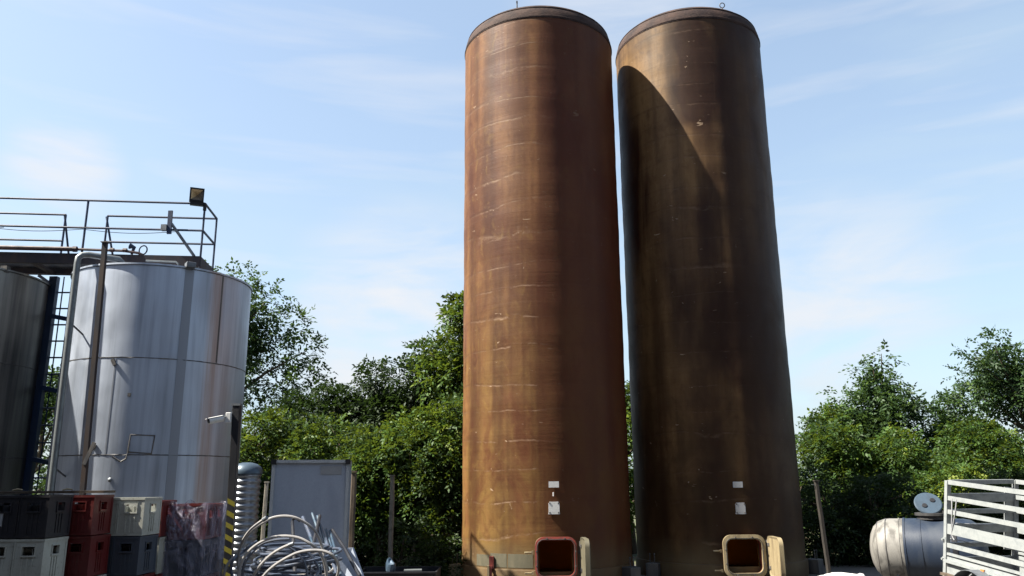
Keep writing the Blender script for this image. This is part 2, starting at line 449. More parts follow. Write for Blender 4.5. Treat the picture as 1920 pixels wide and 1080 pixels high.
M['leaf'] = leafmat('leaf_green', (0.0103, 0.0266, 0.0052), (0.0406, 0.0871, 0.0125), (0.1181, 0.1476, 0.0133))
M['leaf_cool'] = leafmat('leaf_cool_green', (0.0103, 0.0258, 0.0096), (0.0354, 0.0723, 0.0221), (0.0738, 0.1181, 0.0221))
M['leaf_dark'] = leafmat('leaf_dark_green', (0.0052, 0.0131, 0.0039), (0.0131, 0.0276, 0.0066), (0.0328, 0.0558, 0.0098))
M['bark'] = worn('bark', (.09, .07, .05), (.05, .04, .03), .9, sc=14, bump=.8)
def groundmat():
    m = Mat('yard_concrete'); a = m.noise(.4, det=8); b = m.noise(30, det=5); c = m.noise(2.5, det=6)
    col = m.mix(m.rng(a, .4, .6), (.075, .072, .066), (.05, .047, .044))
    col = m.mix(m.rng(c, .5, .7, 0, .5), col, (.035, .032, .03))
    m.set(color=col, rough=.9); m.bump(b, .5, .01); return m.m
M['ground'] = groundmat()
M['brick'] = worn('brick_wall', (0.1120, 0.0720, 0.0560), (0.0800, 0.0640, 0.0560), .9)
def grassmat():
    m = Mat('ground_green'); a = m.noise(3, det=7)
    m.set(color=m.mix(m.rng(a, .4, .6), (.03, .05, .012), (.06, .055, .03)), rough=.95); m.bump(a, .8, .05); return m.m
M['verge'] = grassmat()

# ------------------------------------------------------------------ the setting
g = MB(); g.add([(-400, -400, 0), (400, -400, 0), (400, 600, 0), (-400, 600, 0)], [(0, 1, 2, 3)])
o = g.build('ground', M['ground']); o['kind'] = 'structure'
g = MB(); g.add([(-60, 15.2 + 1.8, .004), (60, 15.2 + 1.8, .004), (60, 60, .004), (-60, 60, .004)], [(0, 1, 2, 3)])
o = g.build('verge', M['verge']); o['kind'] = 'structure'

# unseen buildings added behind the viewer and on the left to block light
t = thing('fill_block_building', 'long dark brick building added unseen behind the viewer to cut sky light', 'building', (0, -9, 0))
b = MB(); b.box((4, -11, 4.75), (50, 8, 9.5)); b.build('wall', M['brick'], t)
b = MB(); b.add([(-21.5, -6.6, 9.5), (29.5, -6.6, 9.5), (29.5, -11, 12), (-21.5, -11, 12), (-21.5, -15.4, 9.5), (29.5, -15.4, 9.5)], [(0, 1, 2, 3), (3, 2, 5, 4), (0, 3, 4), (1, 5, 2)]); b.build('roof', M['wood'], t)
for i in range(8):
    for z in (2.2, 6.2):
        b = MB(); b.box((-18 + i * 6, -6.97, z), (1.6, .08, 1.5)); b.build('window', M['black'], t)
t = thing('shade_hall', 'tall plain hall added out of view on the left to shade the crates', 'building', (-14, 0, 0))
b = MB(); b.box((-13, -.5, 4.175), (8, 15.4, 8.35)); b.build('wall', M['brick'], t)
b = MB(); b.box((-13, -.5, 8.4), (8.1, 15.5, .1)); b.build('roof', M['wood'], t)
b = MB(); b.box((-8.97, 1.0, 2.0), (.08, 4.0, 4.0)); b.build('door', M['galv_d'], t)

# ------------------------------------------------------------------ silos
def rrect(w, h, rad, n=7):
    pts = []
    for cx, cy, a0 in ((w / 2 - rad, h / 2 - rad, 0), (-w / 2 + rad, h / 2 - rad, 90), (-w / 2 + rad, -h / 2 + rad, 180), (w / 2 - rad, -h / 2 + rad, 270)):
        for i in range(n + 1):
            a = R(a0 + 90 * i / n); pts.append((cx + rad * math.cos(a), cy + rad * math.sin(a)))
    return pts
def loft(m, loops, close=True):
    n = len(loops[0]); vs = [p for l in loops for p in l]; fs = []
    for i in range(len(loops) - 1):
        for k in range(n):
            k2 = (k + 1) % n
            fs.append((i * n + k, i * n + k2, (i + 1) * n + k2, (i + 1) * n + k))
    m.add(vs, fs)
def silo(cx, cy, label, fg, hx, zt, frame_mat, neck_mat, door_mat, variant, top=0.0):
    t = thing('storage_silo', label, 'silo', (cx, cy, 0), 0, 'tall brown fibreglass silos')
    Rr = 1.5
    a_h = math.asin((hx - cx) / Rr) - PI / 2      # angle of the manhole on the wall
    zb, hw, hh = zt - .60, .285, .28              # manhole centre height = zt-.30
    zc = zt - .32
    def hole(a, z):
        d = (a - a_h + PI) % (2 * PI) - PI
        return abs(d * Rr) < hw and abs(z - zc) < hh
    zs = [.03, .10, .16, .22, .255]
    z = .30
    while z < 10.05: zs.append(z); z += .06 if z < 1.0 else .11
    out = [(Rr + .03, 0.0), (Rr + .03, .24), (Rr + .022, .262), (Rr, .266)] + [(Rr + .003 * math.sin(z * 3.1 + cx) + .0022 * math.sin(z * 11.3) + random.uniform(-.0012, .0012), z) for z in zs if z > .27] + [(Rr, 10.14 + top)]
    m, uv = lathe(out, (cx, cy), 160, hole)
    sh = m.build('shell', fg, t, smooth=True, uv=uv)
    inner = [(Rr - .03, z) for z in [0.0, .1, .16, .22, .28, .34, .4, .46, .52, .58, .64, .7, .76, .82, 1.2, 2, 4, 7, 10.12 + top]]
    m, uv = lathe(inner, (cx, cy), 160, hole)
    m.f = [f[::-1] for f in m.f]
    m.build('lining', M['lining'], t, smooth=True, uv=uv)
    prof = [(Rr - .03, 10.0), (Rr + .006, 10.0), (Rr + .010, 10.03), (Rr + .010, 10.06), (Rr + .002, 10.07), (Rr - .004, 10.14), (Rr - .022, 10.22), (Rr - .06, 10.31), (Rr - .12, 10.39), (Rr - .22, 10.47), (Rr - .40, 10.55), (Rr - .65, 10.62), (.5, 10.68), (.2, 10.70), (.001, 10.71)]
    prof = [(r_, 10.12 + (z_ - 10) * .85 + top) for r_, z_ in prof]
    m, uv = lathe(prof, (cx, cy), 120)
    m.build('dome_cap', M['cap'], t, smooth=True, uv=uv)
    for rb, zb2, tk in ((Rr + .004, 10.15, .012), (Rr - .05, 10.375, .010)):
        b = MB(); b.ring((cx, cy, zb2 + top), rb, tk, (0, 0, 1), 120, 6)
        b.v = [(x, y, z + random.uniform(-.002, .002)) for x, y, z in b.v]
        b.build('cap_bead', M['cap'], t, smooth=True)
    # local axes at the manhole: outward normal n, tangent s (to the right for the camera)
    nrm = Vector((0, -1, 0)); sd = Vector((1, 0, 0))
    yw = cy - math.sqrt(Rr * Rr - (hx - cx) ** 2)
    def P(u, w, d): return Vector((hx, yw, zc)) + sd * u + Vector((0, 0, w)) + nrm * d
    neck = MB()
    o1 = rrect(.66, .62, .13); i1 = rrect(.58, .54, .10); f1 = rrect(.665 if not variant else .70, .635 if not variant else .67, .14)
    loft(neck, [[P(u, w, -.06) for u, w in o1], [P(u, w, .10) for u, w in o1]])
    loft(neck, [[P(u, w, .10) for u, w in i1], [P(u, w, -.10) for u, w in i1]])
    neck.build('manhole_neck', neck_mat, t, smooth=True)
    fl = MB(); fi = rrect(.575, .535, .10)
    loft(fl, [[P(u, w, .098) for u, w in f1], [P(u, w, .135) for u, w in f1], [P(u, w, .14) for u, w in fi], [P(u, w, .09) for u, w in fi]])
    fl.build('manhole_rim', frame_mat, t, smooth=True)
    gk = MB(); gk.tube([P(u, w, .137) for u, w in rrect(.60, .56, .11)] + [P(rrect(.60, .56, .11)[0][0], rrect(.60, .56, .11)[0][1], .137)], .007, 5); gk.build('gasket', M['rubber'], t)
    for u, w in ((-.31, .1), (-.31, -.12), (.31, .1), (.31, -.12), (-.14, .295), (.14, .295), (-.14, -.295), (.14, -.295)):
        bb = MB(); bb.tube([P(u, w, .13), P(u, w, .155)], .013, 6); bb.build('bolt_head', M['weld'], t)
    # opened hatch, hinged at the right side and standing straight out from the wall
    hd = Vector((-.02 if variant else .03, -1, 0)).normalized(); hn = Vector((-hd.y * -1, hd.x * -1, 0)); hn = Vector((1, 0, 0))
    H0 = P(.385, 0, .10)
    def D(a, w, d): return H0 + hd * a + Vector((0, 0, w)) + hn * d
    door = MB(); dr = rrect(.66, .64, .12)
    dr = [(u + .34, w) for u, w in dr]; dri = [((u - .34) * .9 + .34, w * .9) for u, w in dr]
    loft(door, [[D(u, w, .012) for u, w in dri], [D(u, w, .0) for u, w in dr], [D(u, w, .07) for u, w in dr], [D(u, w, .085) for u, w in dri]])
    n = len(dr)
    door.add([D(u, w, .012) for u, w in dri], [tuple(range(n))]); door.add([D(u, w, .085) for u, w in dri], [tuple(range(n))[::-1]])
    dd = door.build('hatch', door_mat, t, smooth=True)
    hb = MB(); hb.box(D(.04, .18, .03), (.06, .12, .05)); hb.box(D(.04, -.18, .03), (.06, .12, .05)); hb.tube([D(0.0, .25, .0), D(0.0, -.25, .0)], .012, 8)
    hb.build('hinge', M['weld'], dd)
    for w in (.08, -.23):
        for sgn in (-1, 1):
            b = MB(); b.tube([P(sgn * .37, w, .06), P(sgn * .50, w, .075)], .014, 8); b.box(P(sgn * .375, w, .06), (.03, .03, .05))
            b.build('clamp_bolt', M['cream'] if (sgn < 0) else M['weld'], t)
    return t, P
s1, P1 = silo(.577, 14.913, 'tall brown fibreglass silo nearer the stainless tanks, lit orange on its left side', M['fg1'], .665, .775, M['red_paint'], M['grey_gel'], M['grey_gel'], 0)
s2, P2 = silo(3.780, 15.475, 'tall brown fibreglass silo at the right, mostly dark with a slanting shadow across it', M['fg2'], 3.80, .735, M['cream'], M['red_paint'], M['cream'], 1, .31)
# notices on the walls
def plate(parent, c, x, z0, z1, w, name, mat, corners=False, nrmz=.012, screws=True):
    yy = c[1] - math.sqrt(1.5 ** 2 - (x - c[0]) ** 2)
    a = math.atan2(x - c[0], c[1] - yy)
    m3 = Matrix.Rotation(a, 3, 'Z')
    b = MB()
    h = z1 - z0
    if corners:
        ctr = Vector((x, yy - nrmz, (z0 + z1) / 2))
        b.box(ctr, (w, .018, h - .04), m3); b.box(ctr + Vector((0, 0, h / 2 - .012)), (w - .03, .018, .024), m3); b.box(ctr - Vector((0, 0, h / 2 - .012)), (w + .01, .018, .024), m3)
    else:
        b.box((x, yy - nrmz, (z0 + z1) / 2), (w, .008, h), m3)
    o = b.build(name, mat, parent)
    if screws:
        for sx_ in (-1, 1):
            for sz_ in (-1, 1):
                s_ = MB(); p = Vector((x, yy - nrmz, (z0 + z1) / 2)) + m3 @ Vector((sx_ * w * .40, -.008, sz_ * h * .38))
                s_.box(p, (.018, .012, .022), m3); s_.build('screw', M['weld'], o)
    return o
plate(s1, (.577, 14.913), .655, 1.536, 1.632, .165, 'notice', M['white'], screws=False)
plate(s1, (.577, 14.913), .652, 1.118, 1.312, .175, 'cover_plate', M['white'], True)
plate(s2, (3.780, 15.475), 3.798, 1.508, 1.606, .165, 'notice', M['label'], screws=False)
plate(s2, (3.780, 15.475), 3.815, 1.075, 1.262, .165, 'cover_plate', M['label'], True)
b = MB(); b.tube([(.645, 13.40, 1.40), (.645, 13.395, 1.46)], .010, 6); b.build('peg', M['white'], s1)
# grey repair patches near the foot of the left silo
def patch(parent, c, x0, x1, z0, z1, mat, name='repair_patch', off=.004):
    n = 8; vs = []; fs = []
    a0 = math.asin((x0 - c[0]) / 1.5); a1 = math.asin((x1 - c[0]) / 1.5)
    for r in (1.5 - .002, 1.5 + off):
        for i in range(n + 1):
            a = a0 + (a1 - a0) * i / n
            for z in (z0, z1): vs.append((c[0] + r * math.sin(a), c[1] - r * math.cos(a), z))
    k = 2 * (n + 1)
    for i in range(n):
        fs.append((k + 2 * i, k + 2 * i + 2, k + 2 * i + 3, k + 2 * i + 1))
        fs.append((2 * i + 1, k + 2 * i + 1, k + 2 * i + 3, 2 * i + 3)); fs.append((2 * i, 2 * i + 2, k + 2 * i + 2, k + 2 * i))
    fs.append((0, k, k + 1, 1)); fs.append((2 * n, 2 * n + 1, k + 2 * n + 1, k + 2 * n))
    b = MB(); b.add(vs, fs); return b.build(name, mat, parent)
for a_, b_ in ((-.62, -.40), (-.385, -.12), (-.10, .30)):
    patch(s1, (.577, 14.913), a_, b_, .29, .50 if a_ > -.5 else .47, M['grey_gel'])
# lifting lugs on the domes
b = MB(); b.tube([(.14, 13.75, 10.40), (.14, 13.75, 10.665)], .012, 6); b.box((.14, 13.75, 10.67), (.03, .03, .04)); b.build('lifting_pin', M['weld'], s1)
b = MB(); b.ring((4.32, 14.45, 11.02), .05, .010, (0, 1, .2), 16, 6); b.tube([(4.32, 14.45, 10.75), (4.32, 14.45, 10.97)], .012, 6); b.build('lifting_ring', M['weld'], s2)
# red bracket, anchor feet with bolts
b = MB(); b.box((-.37, 13.70, .36), (.075, .05, .19)); b.box((-.385, 13.66, .16), (.05, .03, .30)); b.build('bracket', M['red_paint'], s1)
b = MB(); b.box((-.42, 13.64, .17), (.03, .03, .30)); b.build('bracket_leg', M['cream'], s1)
def foot(parent, x, y, rz=0, mat='cream'):
    m3 = Matrix.Rotation(rz, 3, 'Z')
    b = MB(); b.box((x, y, .125), (.22, .24, .25), m3); o = b.build('anchor_foot', M[mat], parent, bevel=.01)
    for dx in (-.05, .03):
        q = Vector((x, y, 0)) + m3 @ Vector((dx, -.04, 0))
        b = MB(); b.tube([q + Vector((0, 0, .25)), q + Vector((0, 0, .40))], .009, 6); b.tube([q + Vector((0, 0, .385)), q + Vector((0, 0, .41))], .016, 6)
        b.build('anchor_bolt', M['weld'], o)
foot(s1, -1.03, 14.75); foot(s1, 1.93, 13.95, .6, 'weld'); foot(s2, 2.42, 14.62, -.5, 'weld'); foot(s2, 5.38, 15.1, .8, 'weld')

# ------------------------------------------------------------------ stainless tanks
TZ = 4.91
def tank(cx, cy, label, mat, name='stainless_tank'):
    t = thing(name, label, 'tank', (cx, cy, 0), 0, 'stainless steel storage tanks')
    r = 1.4
    b, uv = lathe([(r - .1, .02), (r - .1, .50)], (cx, cy), 64); b.build('plinth', M['conc'], t, smooth=True, uv=uv)
    lv = [.50, 2.052, 3.475, TZ]
    for i in range(3):
        z0, z1 = lv[i], lv[i + 1]
        zz = [z0 + .004 + (z1 - z0 - .008) * k / 4 for k in range(5)]
        prof = [(r - .006, z0), (r, z0 + .006)] + [(r, z) for z in zz[1:-1]] + [(r, z1 - .006), (r - .006, z1)]
        b, uv = lathe(prof, (cx, cy), 128); b.build('strake', mat, t, smooth=True, uv=uv)
        if i < 2:
            b, uv = lathe([(r - .004, z1 - .009), (r + .005, z1 - .006), (r + .005, z1 + .006), (r - .004, z1 + .009)], (cx, cy), 128)
            # a hand-made seam is uneven
            b.v = [(x + random.uniform(-.003, .003), y + random.uniform(-.003, .003), z + random.uniform(-.004, .004)) for x, y, z in b.v]
            b.build('weld_seam', M['weld'], t, uv=uv)
    b, uv = lathe([(r + .0, TZ), (r + .02, TZ + .004), (r + .02, TZ + .03), (r - .02, TZ + .035), (r - .3, TZ + .10), (.3, TZ + .26), (.001, TZ + .28)], (cx, cy), 96)
    b.build('roof', mat, t, smooth=True, uv=uv)
    return t
t2 = tank(-5.907, 13.213, 'bright stainless tank under the end of the walkway, beside the camera post', M['steel2'])
t1 = tank(-9.2, 12.78, 'darker stainless tank cut off by the left edge of the picture', M['steel1'])
def on(c, r, x, z):      # point on the camera side of an upright cylinder
    return Vector((x, c[1] - math.sqrt(r * r - (x - c[0]) ** 2), z))
TC = (-5.907, 13.213)
def strip(parent, c, r, x0, x1, z0, z1, mat, name, off=.006):
    n = 4; vs = []; fs = []
    for i in range(n + 1):
        x = x0 + (x1 - x0) * i / n
        for z in (z0, z1):
            p = on(c, r, x, z); q = Vector((p.x - c[0], p.y - c[1], 0)).normalized()
            vs += [p - q * .002, p + q * off]
    for i in range(n):
        k = 4 * i
        fs += [(k + 1, k + 5, k + 7, k + 3), (k, k + 4, k + 5, k + 1), (k + 2, k + 3, k + 7, k + 6)]
    fs += [(0, 1, 3, 2), (4 * n, 4 * n + 2, 4 * n + 3, 4 * n + 1)]
    b = MB(); b.add(vs, fs); return b.build(name, mat, parent)
# vertical sheet overlap with its clip on the rim, thin seam further right
strip(t2, TC, 1.4, -5.10, -4.995, .55, TZ - .01, M['steel_strip'], 'overlap_strip', .005)
b = MB(); b.box((-5.04, 12.09, TZ + .05), (.14, .16, .09), Matrix.Rotation(.6, 3, 'Z')); b.build('rim_clip', M['galv_d'], t2, bevel=.01)
strip(t2, TC, 1.4, -4.685, -4.672, 3.49, TZ - .01, M['weld'], 'vertical_seam', .003)
strip(t2, TC, 1.4, -5.92, -5.90, 2.06, 3.46, M['steel_strip'], 'vertical_seam', .003)
# welded square outline and the bent bar beneath it
def barson(parent, c, r, pts, w, mat, name):
    b = MB(); b.tube([on(c, r + .004, x, z) for x, z in pts], w, 6); b.build(name, mat, parent)
barson(t2, TC, 1.4, [(-5.60, 2.09), (-5.585, 2.34), (-5.28, 2.33), (-5.30, 2.07), (-5.60, 2.09), (-5.615, 2.0), (-5.68, 1.955), (-5.80, 2.03)], .013, M['weld'], 'square_outline')
b = MB(); b.box(on(TC, 1.4, -5.66, 2.92), (.045, .02, .05)); b.build('stub', M['weld'], t2)
b = MB(); b.tube([on(TC, 1.40, -5.80, 1.70), on(TC, 1.43, -5.79, 1.70)], [.035, .010], 10); b.build('dent_plug', M['galv_d'], t2)
b = MB(); b.box(on(TC, 1.41, -6.08, 2.17), (.04, .03, .07), Matrix.Rotation(.4, 3, 'Y')); b.build('clip', M['weld'], t2)
b = MB(); b.box(on(TC, 1.41, -5.93, 3.40), (.05, .03, .10), Matrix.Rotation(-.5, 3, 'Y')); b.build('clip', M['weld'], t2)
# hand-sprayed pale marks on the shaded shoulder
for i, (x, z) in enumerate(((-6.97, 3.66), (-6.93, 3.62), (-6.90, 3.70), (-6.86, 3.64), (-6.82, 3.72))):
    barson(t2, TC, 1.402, [(x - .02, z - .05), (x + .015, z), (x - .005, z + .03), (x + .03, z + .05)], .008, M['label'], 'paint_mark')
# filling pipe with an elbow over the rim
b = MB(); px = []
b.tube([(-6.585, 11.75, .3), (-6.600, 11.76, 1.5), (-6.655, 11.80, 4.93), (-6.65, 11.80, 5.02), (-6.61, 11.83, 5.07), (-6.54, 11.88, 5.09), (-6.15, 12.06, 5.06), (-6.11, 12.08, 5.02), (-6.11, 12.08, 4.86)], .047, 12)
fp_ = b.build('filling_pipe', M['galv'], t2, smooth=True)
for z in (1.9, 4.0):
    b = MB(); b.bar((-6.64, 11.78, z), (-6.50, 12.0, z - .18), .02); b.build('pipe_stay', M['weld'], fp_)
# marks on the darker tank
TC1 = (-9.2, 12.78)
barson(t1, TC1, 1.4, [(-7.98, 3.90), (-7.93, 3.90), (-7.935, 3.62), (-8.1, 3.60), (-7.955, 3.58), (-7.96, 3.32), (-8.05, 3.29)], .011, M['weld'], 'square_outline')
b = MB(); b.box((-7.98, 12.16, TZ + .03), (.10, .10, .10)); b.build('rim_clip', M['weld'], t1)

# standpipe in front of the tank
t = thing('steel_standpipe', 'rusty square steel post standing in front of the bright stainless tank', 'post', (-5.86, 11.3, 0))
b = MB(); b.bar((-5.86, 11.3, 0), (-6.0, 11.3, 5.10), .062, .062, (0, 1, 0)); b.build('shaft', M['pole'], t)
b = MB(); b.box((-6.0, 11.3, 5.105), (.095, .095, .012)); b.build('cap_plate', M['weld'], t)
b = MB(); b.bar((-5.91, 11.26, 1.9), (-5.80, 11.26, 2.2), .05, .02, (0, 1, 0)); b.build('bracket', M['weld'], t)

# ------------------------------------------------------------------ walkway
wk = thing('walkway', 'rusty steel walkway with blue railings running over the stainless tanks', 'walkway', (-5.1, 12.6, 0))
A0 = Vector((-5.10, 12.60, 0)); dirw = Vector((-1, -.11, 0)).normalized(); side = Vector((-.11, 1, 0)).normalized()
WL = 6.5; WW = .78
def wp(l, w, z): return A0 + dirw * l + side * w + Vector((0, 0, z))
ZB = 5.09
for w in (0, WW):
    b = MB(); b.bar(wp(0, w, ZB + .085), wp(WL, w, ZB + .085), .012, .16); b.bar(wp(0, w - .03 if w else w + .03, ZB + .165), wp(WL, w - .03 if w else w + .03, ZB + .165), .07, .012); b.bar(wp(0, w - .03 if w else w + .03, ZB + .006), wp(WL, w - .03 if w else w + .03, ZB + .006), .07, .012)
    b.build('side_beam', M['beam'], wk)
b = MB(); b.bar(wp(-.006, 0, ZB + .08), wp(-.006, WW, ZB + .08), .012, .17); b.build('end_beam', M['beam'], wk)
for l in np.arange(.5, WL, 1.05):
    b = MB(); b.bar(wp(l, .02, ZB + .03), wp(l, WW - .02, ZB + .03), .08, .05); b.build('cross_beam', M['beam'], wk)
# grating: bearing bars and cross rods
b = MB()
l = .05
while l < WL:
    b.bar(wp(l, .02, ZB + .12), wp(l, WW - .02, ZB + .12), .004, .025); l += .045
for w in np.arange(.05, WW, .09): b.bar(wp(.02, w, ZB + .128), wp(WL, w, ZB + .128), .006, .006)
gr = b.build('grating', M['weld'], wk)
ZR = 6.17
def rail(a, b_, r=.019): 
    b = MB(); b.tube([a, b_], r, 8); b.build('rail', M['rail'], wk)
def post(a, b_, r=.018):
    b = MB(); b.tube([a, b_], r, 8); b.build('rail_post', M['rail'], wk)
for z in (ZR, ZR - .47): rail(wp(0, 0, z), wp(WL, 0, z))
for l in (0, 1.85, 3.9, 5.6): post(wp(l, 0, ZB + .16), wp(l, 0, ZR))
for z in (ZR, ZR - .47):
    rail(wp(0, WW, z), wp(1.83, WW, z)); rail(wp(2.52, WW, z), wp(WL, WW, z)); rail(wp(0, 0, z), wp(0, WW, z))
post(wp(0, WW, ZB + .02), wp(0, WW, ZR))
for l, s_ in ((1.83, -1), (2.52, 1)):
    post(wp(l, WW, ZB + .16), wp(l, WW, ZR)); post(wp(l + .04, WW + .05, ZR), wp(l - .10 + .03 * s_, WW + .30, ZB + .1)); 
for l in (4.2, 5.9): post(wp(l, WW, ZB + .16), wp(l, WW, ZR))
# cable sagging under the middle rail
b = MB(); b.tube([wp(.4 + 3.0 * i / 24, .02, ZR - .49 - .05 * abs(math.sin(i / 24 * PI * 2))) for i in range(25)], .005, 5); b.build('cable', M['rubber'], wk)
b = MB(); b.tube([wp(3.1 + 3.0 * i / 24, .02, ZR - .49 - .06 * abs(math.sin(i / 24 * PI * 2))) for i in range(25)], .005, 5); b.build('cable', M['rubber'], wk)
# support column with ladder behind the gap
c0 = wp(2.62, WW + .12, 0)
b = MB(); b.bar(c0, c0 + Vector((0, 0, ZB)), .13, .10, (0, 1, 0)); b.build('column', M['rail'], wk)
b = MB(); b.bar(c0 + Vector((0, 0, ZB - .16)), c0 + Vector((-.26, -.03, ZB + .02)), .05); b.build('column_brace', M['rail'], wk)
ld = MB(); ls = c0 + Vector((.05, .06, 0)); le = c0 + Vector((.47, .08, 0))
b = MB(); b.bar(le, le + Vector((0, 0, ZB + .1)), .035, .05, (0, 1, 0)); b.build('ladder_stile', M['rail'], wk)
b = MB(); b.tube([c0 + Vector((.16, .0, 0)), c0 + Vector((.16, 0, ZB))], .012, 6); b.build('ladder_cable', M['rail'], wk)
z = .35
while z < ZB:
    b = MB(); b.tube([ls + Vector((0, 0, z)), le + Vector((0, 0, z))], .014, 6); b.build('rung', M['rail'], wk); z += .28
for z in (2.0, 3.15, 4.35):
    b = MB(); b.bar(c0 + Vector((.04, -.05, z + .05)), c0 + Vector((.42, -.10, z - .03)), .05, .07); b.build('stay', M['rail'], wk)
b = MB(); b.bar(c0 + Vector((-.04, -.05, 4.43)), c0 + Vector((-.32, -.1, 4.46)), .02, .03); b.build('stay', M['rail'], wk)
# red oxide pipe lying along the beam with unions
t = thing('service_pipe', 'dark red pipe running along the top of the walkway beam', 'pipe', tuple(wp(2.0, -.02, ZB + .17)))
b = MB(); b.tube([wp(1.95, -.03, ZB + .235), wp(WL, -.03, ZB + .235)], .038, 10); b.build('pipe_run', M['redpipe'], t, smooth=True)
b = MB(); b.tube([wp(2.0, -.03, ZB + .235), wp(1.2, -.03, ZB + .225), wp(.98, -.01, ZB + .20), wp(.90, .02, ZB + .17)], .022, 8); b.build('thin_pipe', M['redpipe'], t, smooth=True)
for l in (1.92, 1.35, 1.15, 3.4):
    b = MB(); b.tube([wp(l, -.03, ZB + .235), wp(l + .06, -.03, ZB + .235)], .048 if l > 1.5 else .035, 8); b.build('union', M['redpipe'], t)
t = thing('hose_ring', 'small pale hose ring hanging on the walkway edge by the red pipe end', 'hose', tuple(wp(1.10, .05, ZB + .19)))
b = MB(); b.ring(wp(.93, .06, ZB + .27), .075, .011, (0.25, 1, 0), 24, 6); b.build('loop', M['rail'], t)
b = MB(); b.tube([wp(1.10, .05, ZB + .19), wp(1.07, .05, ZB + .31), wp(1.14, .05, ZB + .33)], [.02, .03, .05], 8); b.build('funnel', M['rail'], t)
# floodlight on the railing corner
fc = wp(.13, -.05, ZR + .13)
t = thing('floodlight', 'square black floodlight with a gold reflector on the railing corner', 'floodlight', tuple(wp(.02, 0, ZR)))
fd = (Vector((0, 0, 1.6)) - fc); fd.z = -1.6; fd.normalize()
fm = Matrix((fd.cross(Vector((0, 0, 1))).normalized() * -1, -fd, Vector((0, 0, 1)))).transposed()
fx = Vector((0, 0, 1)).cross(fd).normalized(); fz = fd.cross(fx).normalized()
F3 = Matrix((fx, -fd, fz)).transposed()
def FP(x, y, z): return fc + F3 @ Vector((x, y, z))
b = MB(); hs = .112
for sx_, sz_, w_, h_ in ((0, hs - .012, 2 * hs, .024), (0, -hs + .012, 2 * hs, .024), (-hs + .012, 0, .024, 2 * hs - .048), (hs - .012, 0, .024, 2 * hs - .048)):
    b.box(FP(sx_, 0, sz_), (w_, .10, h_), F3)
b.box(FP(0, .075, 0), (2 * hs, .04, 2 * hs), F3); b.build('housing', M['black'], t)
q = hs - .024
b = MB(); b.add([FP(-q, -.03, q), FP(q, -.03, q), FP(q, -.03, -q), FP(-q, -.03, -q), FP(0, .05, 0)], [(0, 4, 1), (0, 3, 4)]); b.build('reflector', M['gold'], t)
b = MB(); b.add([FP(-q, -.03, q), FP(q, -.03, q), FP(q, -.03, -q), FP(-q, -.03, -q), FP(0, .05, 0)], [(1, 4, 2), (2, 4, 3)]); b.build('reflector', M['gold_shaded'], t)
b = MB(); b.box(FP(0.01, .02, -hs - .030), (.21, .12, .06), F3); b.build('ballast_box', M['black'], t)
b = MB(); b.tube([wp(0, 0, ZR), wp(0, 0, ZR - .12)], .03, 8); b.bar(wp(0, 0, ZR), FP(.05, .04, -hs), .03); b.build('mount', M['black'], t)
# bracket lamp with angled arm
t = thing('lamp_arm', 'angled steel arm with a small lamp bracket leaning out from the walkway end', 'bracket', tuple(wp(.12, .02, ZB + .17)))
b = MB(); b.tube([wp(.10, .0, ZB + .17), wp(.50, -.02, 5.80)], .024, 8); b.build('arm', M['galv_d'], t, smooth=True)
b = MB(); b.bar(wp(.52, -.03, 5.62), wp(.53, -.03, 6.02), .07, .03, (0, 1, 0)); b.build('lamp_plate', M['rail'], t)
b = MB(); b.box(wp(.60, -.04, 5.72), (.09, .07, .10)); b.build('junction_box', M['galv_d'], t)
# little white drain on tank top
t = thing('vent_pipe', 'small pale vent pipe bent over on top of the bright tank', 'pipe', (-5.28, 12.2, TZ))
b = MB(); b.tube([(-5.26, 12.15, TZ), (-5.26, 12.15, TZ + .10), (-5.30, 12.15, TZ + .13), (-5.75, 12.10, TZ + .14)], .014, 8); b.build('bend', M['galv'], t, smooth=True)

# ------------------------------------------------------------------ CCTV post
t = thing('camera_post', 'black post wrapped in yellow and black hazard tape in front of the tank', 'post', (-3.215, 9.5, 0))
b = MB(); b.bar((-3.215, 9.5, 0), (-3.255, 9.5, 2.52), .085, .085, (0, 1, 0)); b.build('shaft', M['black'], t, bevel=.006)
b = MB(); b.box((-3.255, 9.5, 2.53), (.095, .095, .025)); b.build('post_cap', M['galv_d'], t)
z = .5
while z < 1.42:      # slanted tape stripes
    b = MB(); y = 9.5 - .0445
    xo = -3.22 - .016 * z / 2.5
    b.add([(xo - .043, y, z), (xo + .043, y, z - .045), (xo + .043, y, z + .01), (xo - .043, y, z + .055), (xo - .043, y + .004, z), (xo + .043, y + .004, z - .045), (xo + .043, y + .004, z + .01), (xo - .043, y + .004, z + .055)], [(0, 1, 2, 3), (0, 4, 5, 1), (3, 2, 6, 7), (0, 3, 7, 4), (1, 5, 6, 2)])
    b.build('hazard_stripe', M['yellow'], t); z += .13
t = thing('security_camera', 'white bullet security camera fixed to the black post', 'camera', (-3.30, 9.46, 2.36))
b = MB(); b.box((-3.325, 9.46, 2.375), (.06, .09, .12)); b.build('wall_plate', M['white'], t, bevel=.006)
b = MB(); b.tube([(-3.35, 9.45, 2.37), (-3.39, 9.42, 2.385), (-3.41, 9.40, 2.37)], .018, 8); b.build('swivel', M['white'], t, smooth=True)
b = MB(); b.tube([(-3.385, 9.42, 2.368), (-3.51, 9.33, 2.33)], .037, 14); hd = b.build('camera_body', M['white'], t, smooth=True)
b = MB(); b.tube([(-3.50, 9.337, 2.333), (-3.52, 9.323, 2.326)], .025, 12); b.build('lens', M['black'], hd)
b = MB(); b.bar((-3.37, 9.43, 2.402), (-3.54, 9.31, 2.352), .07, .006); b.build('sun_shield', M['white'], hd)

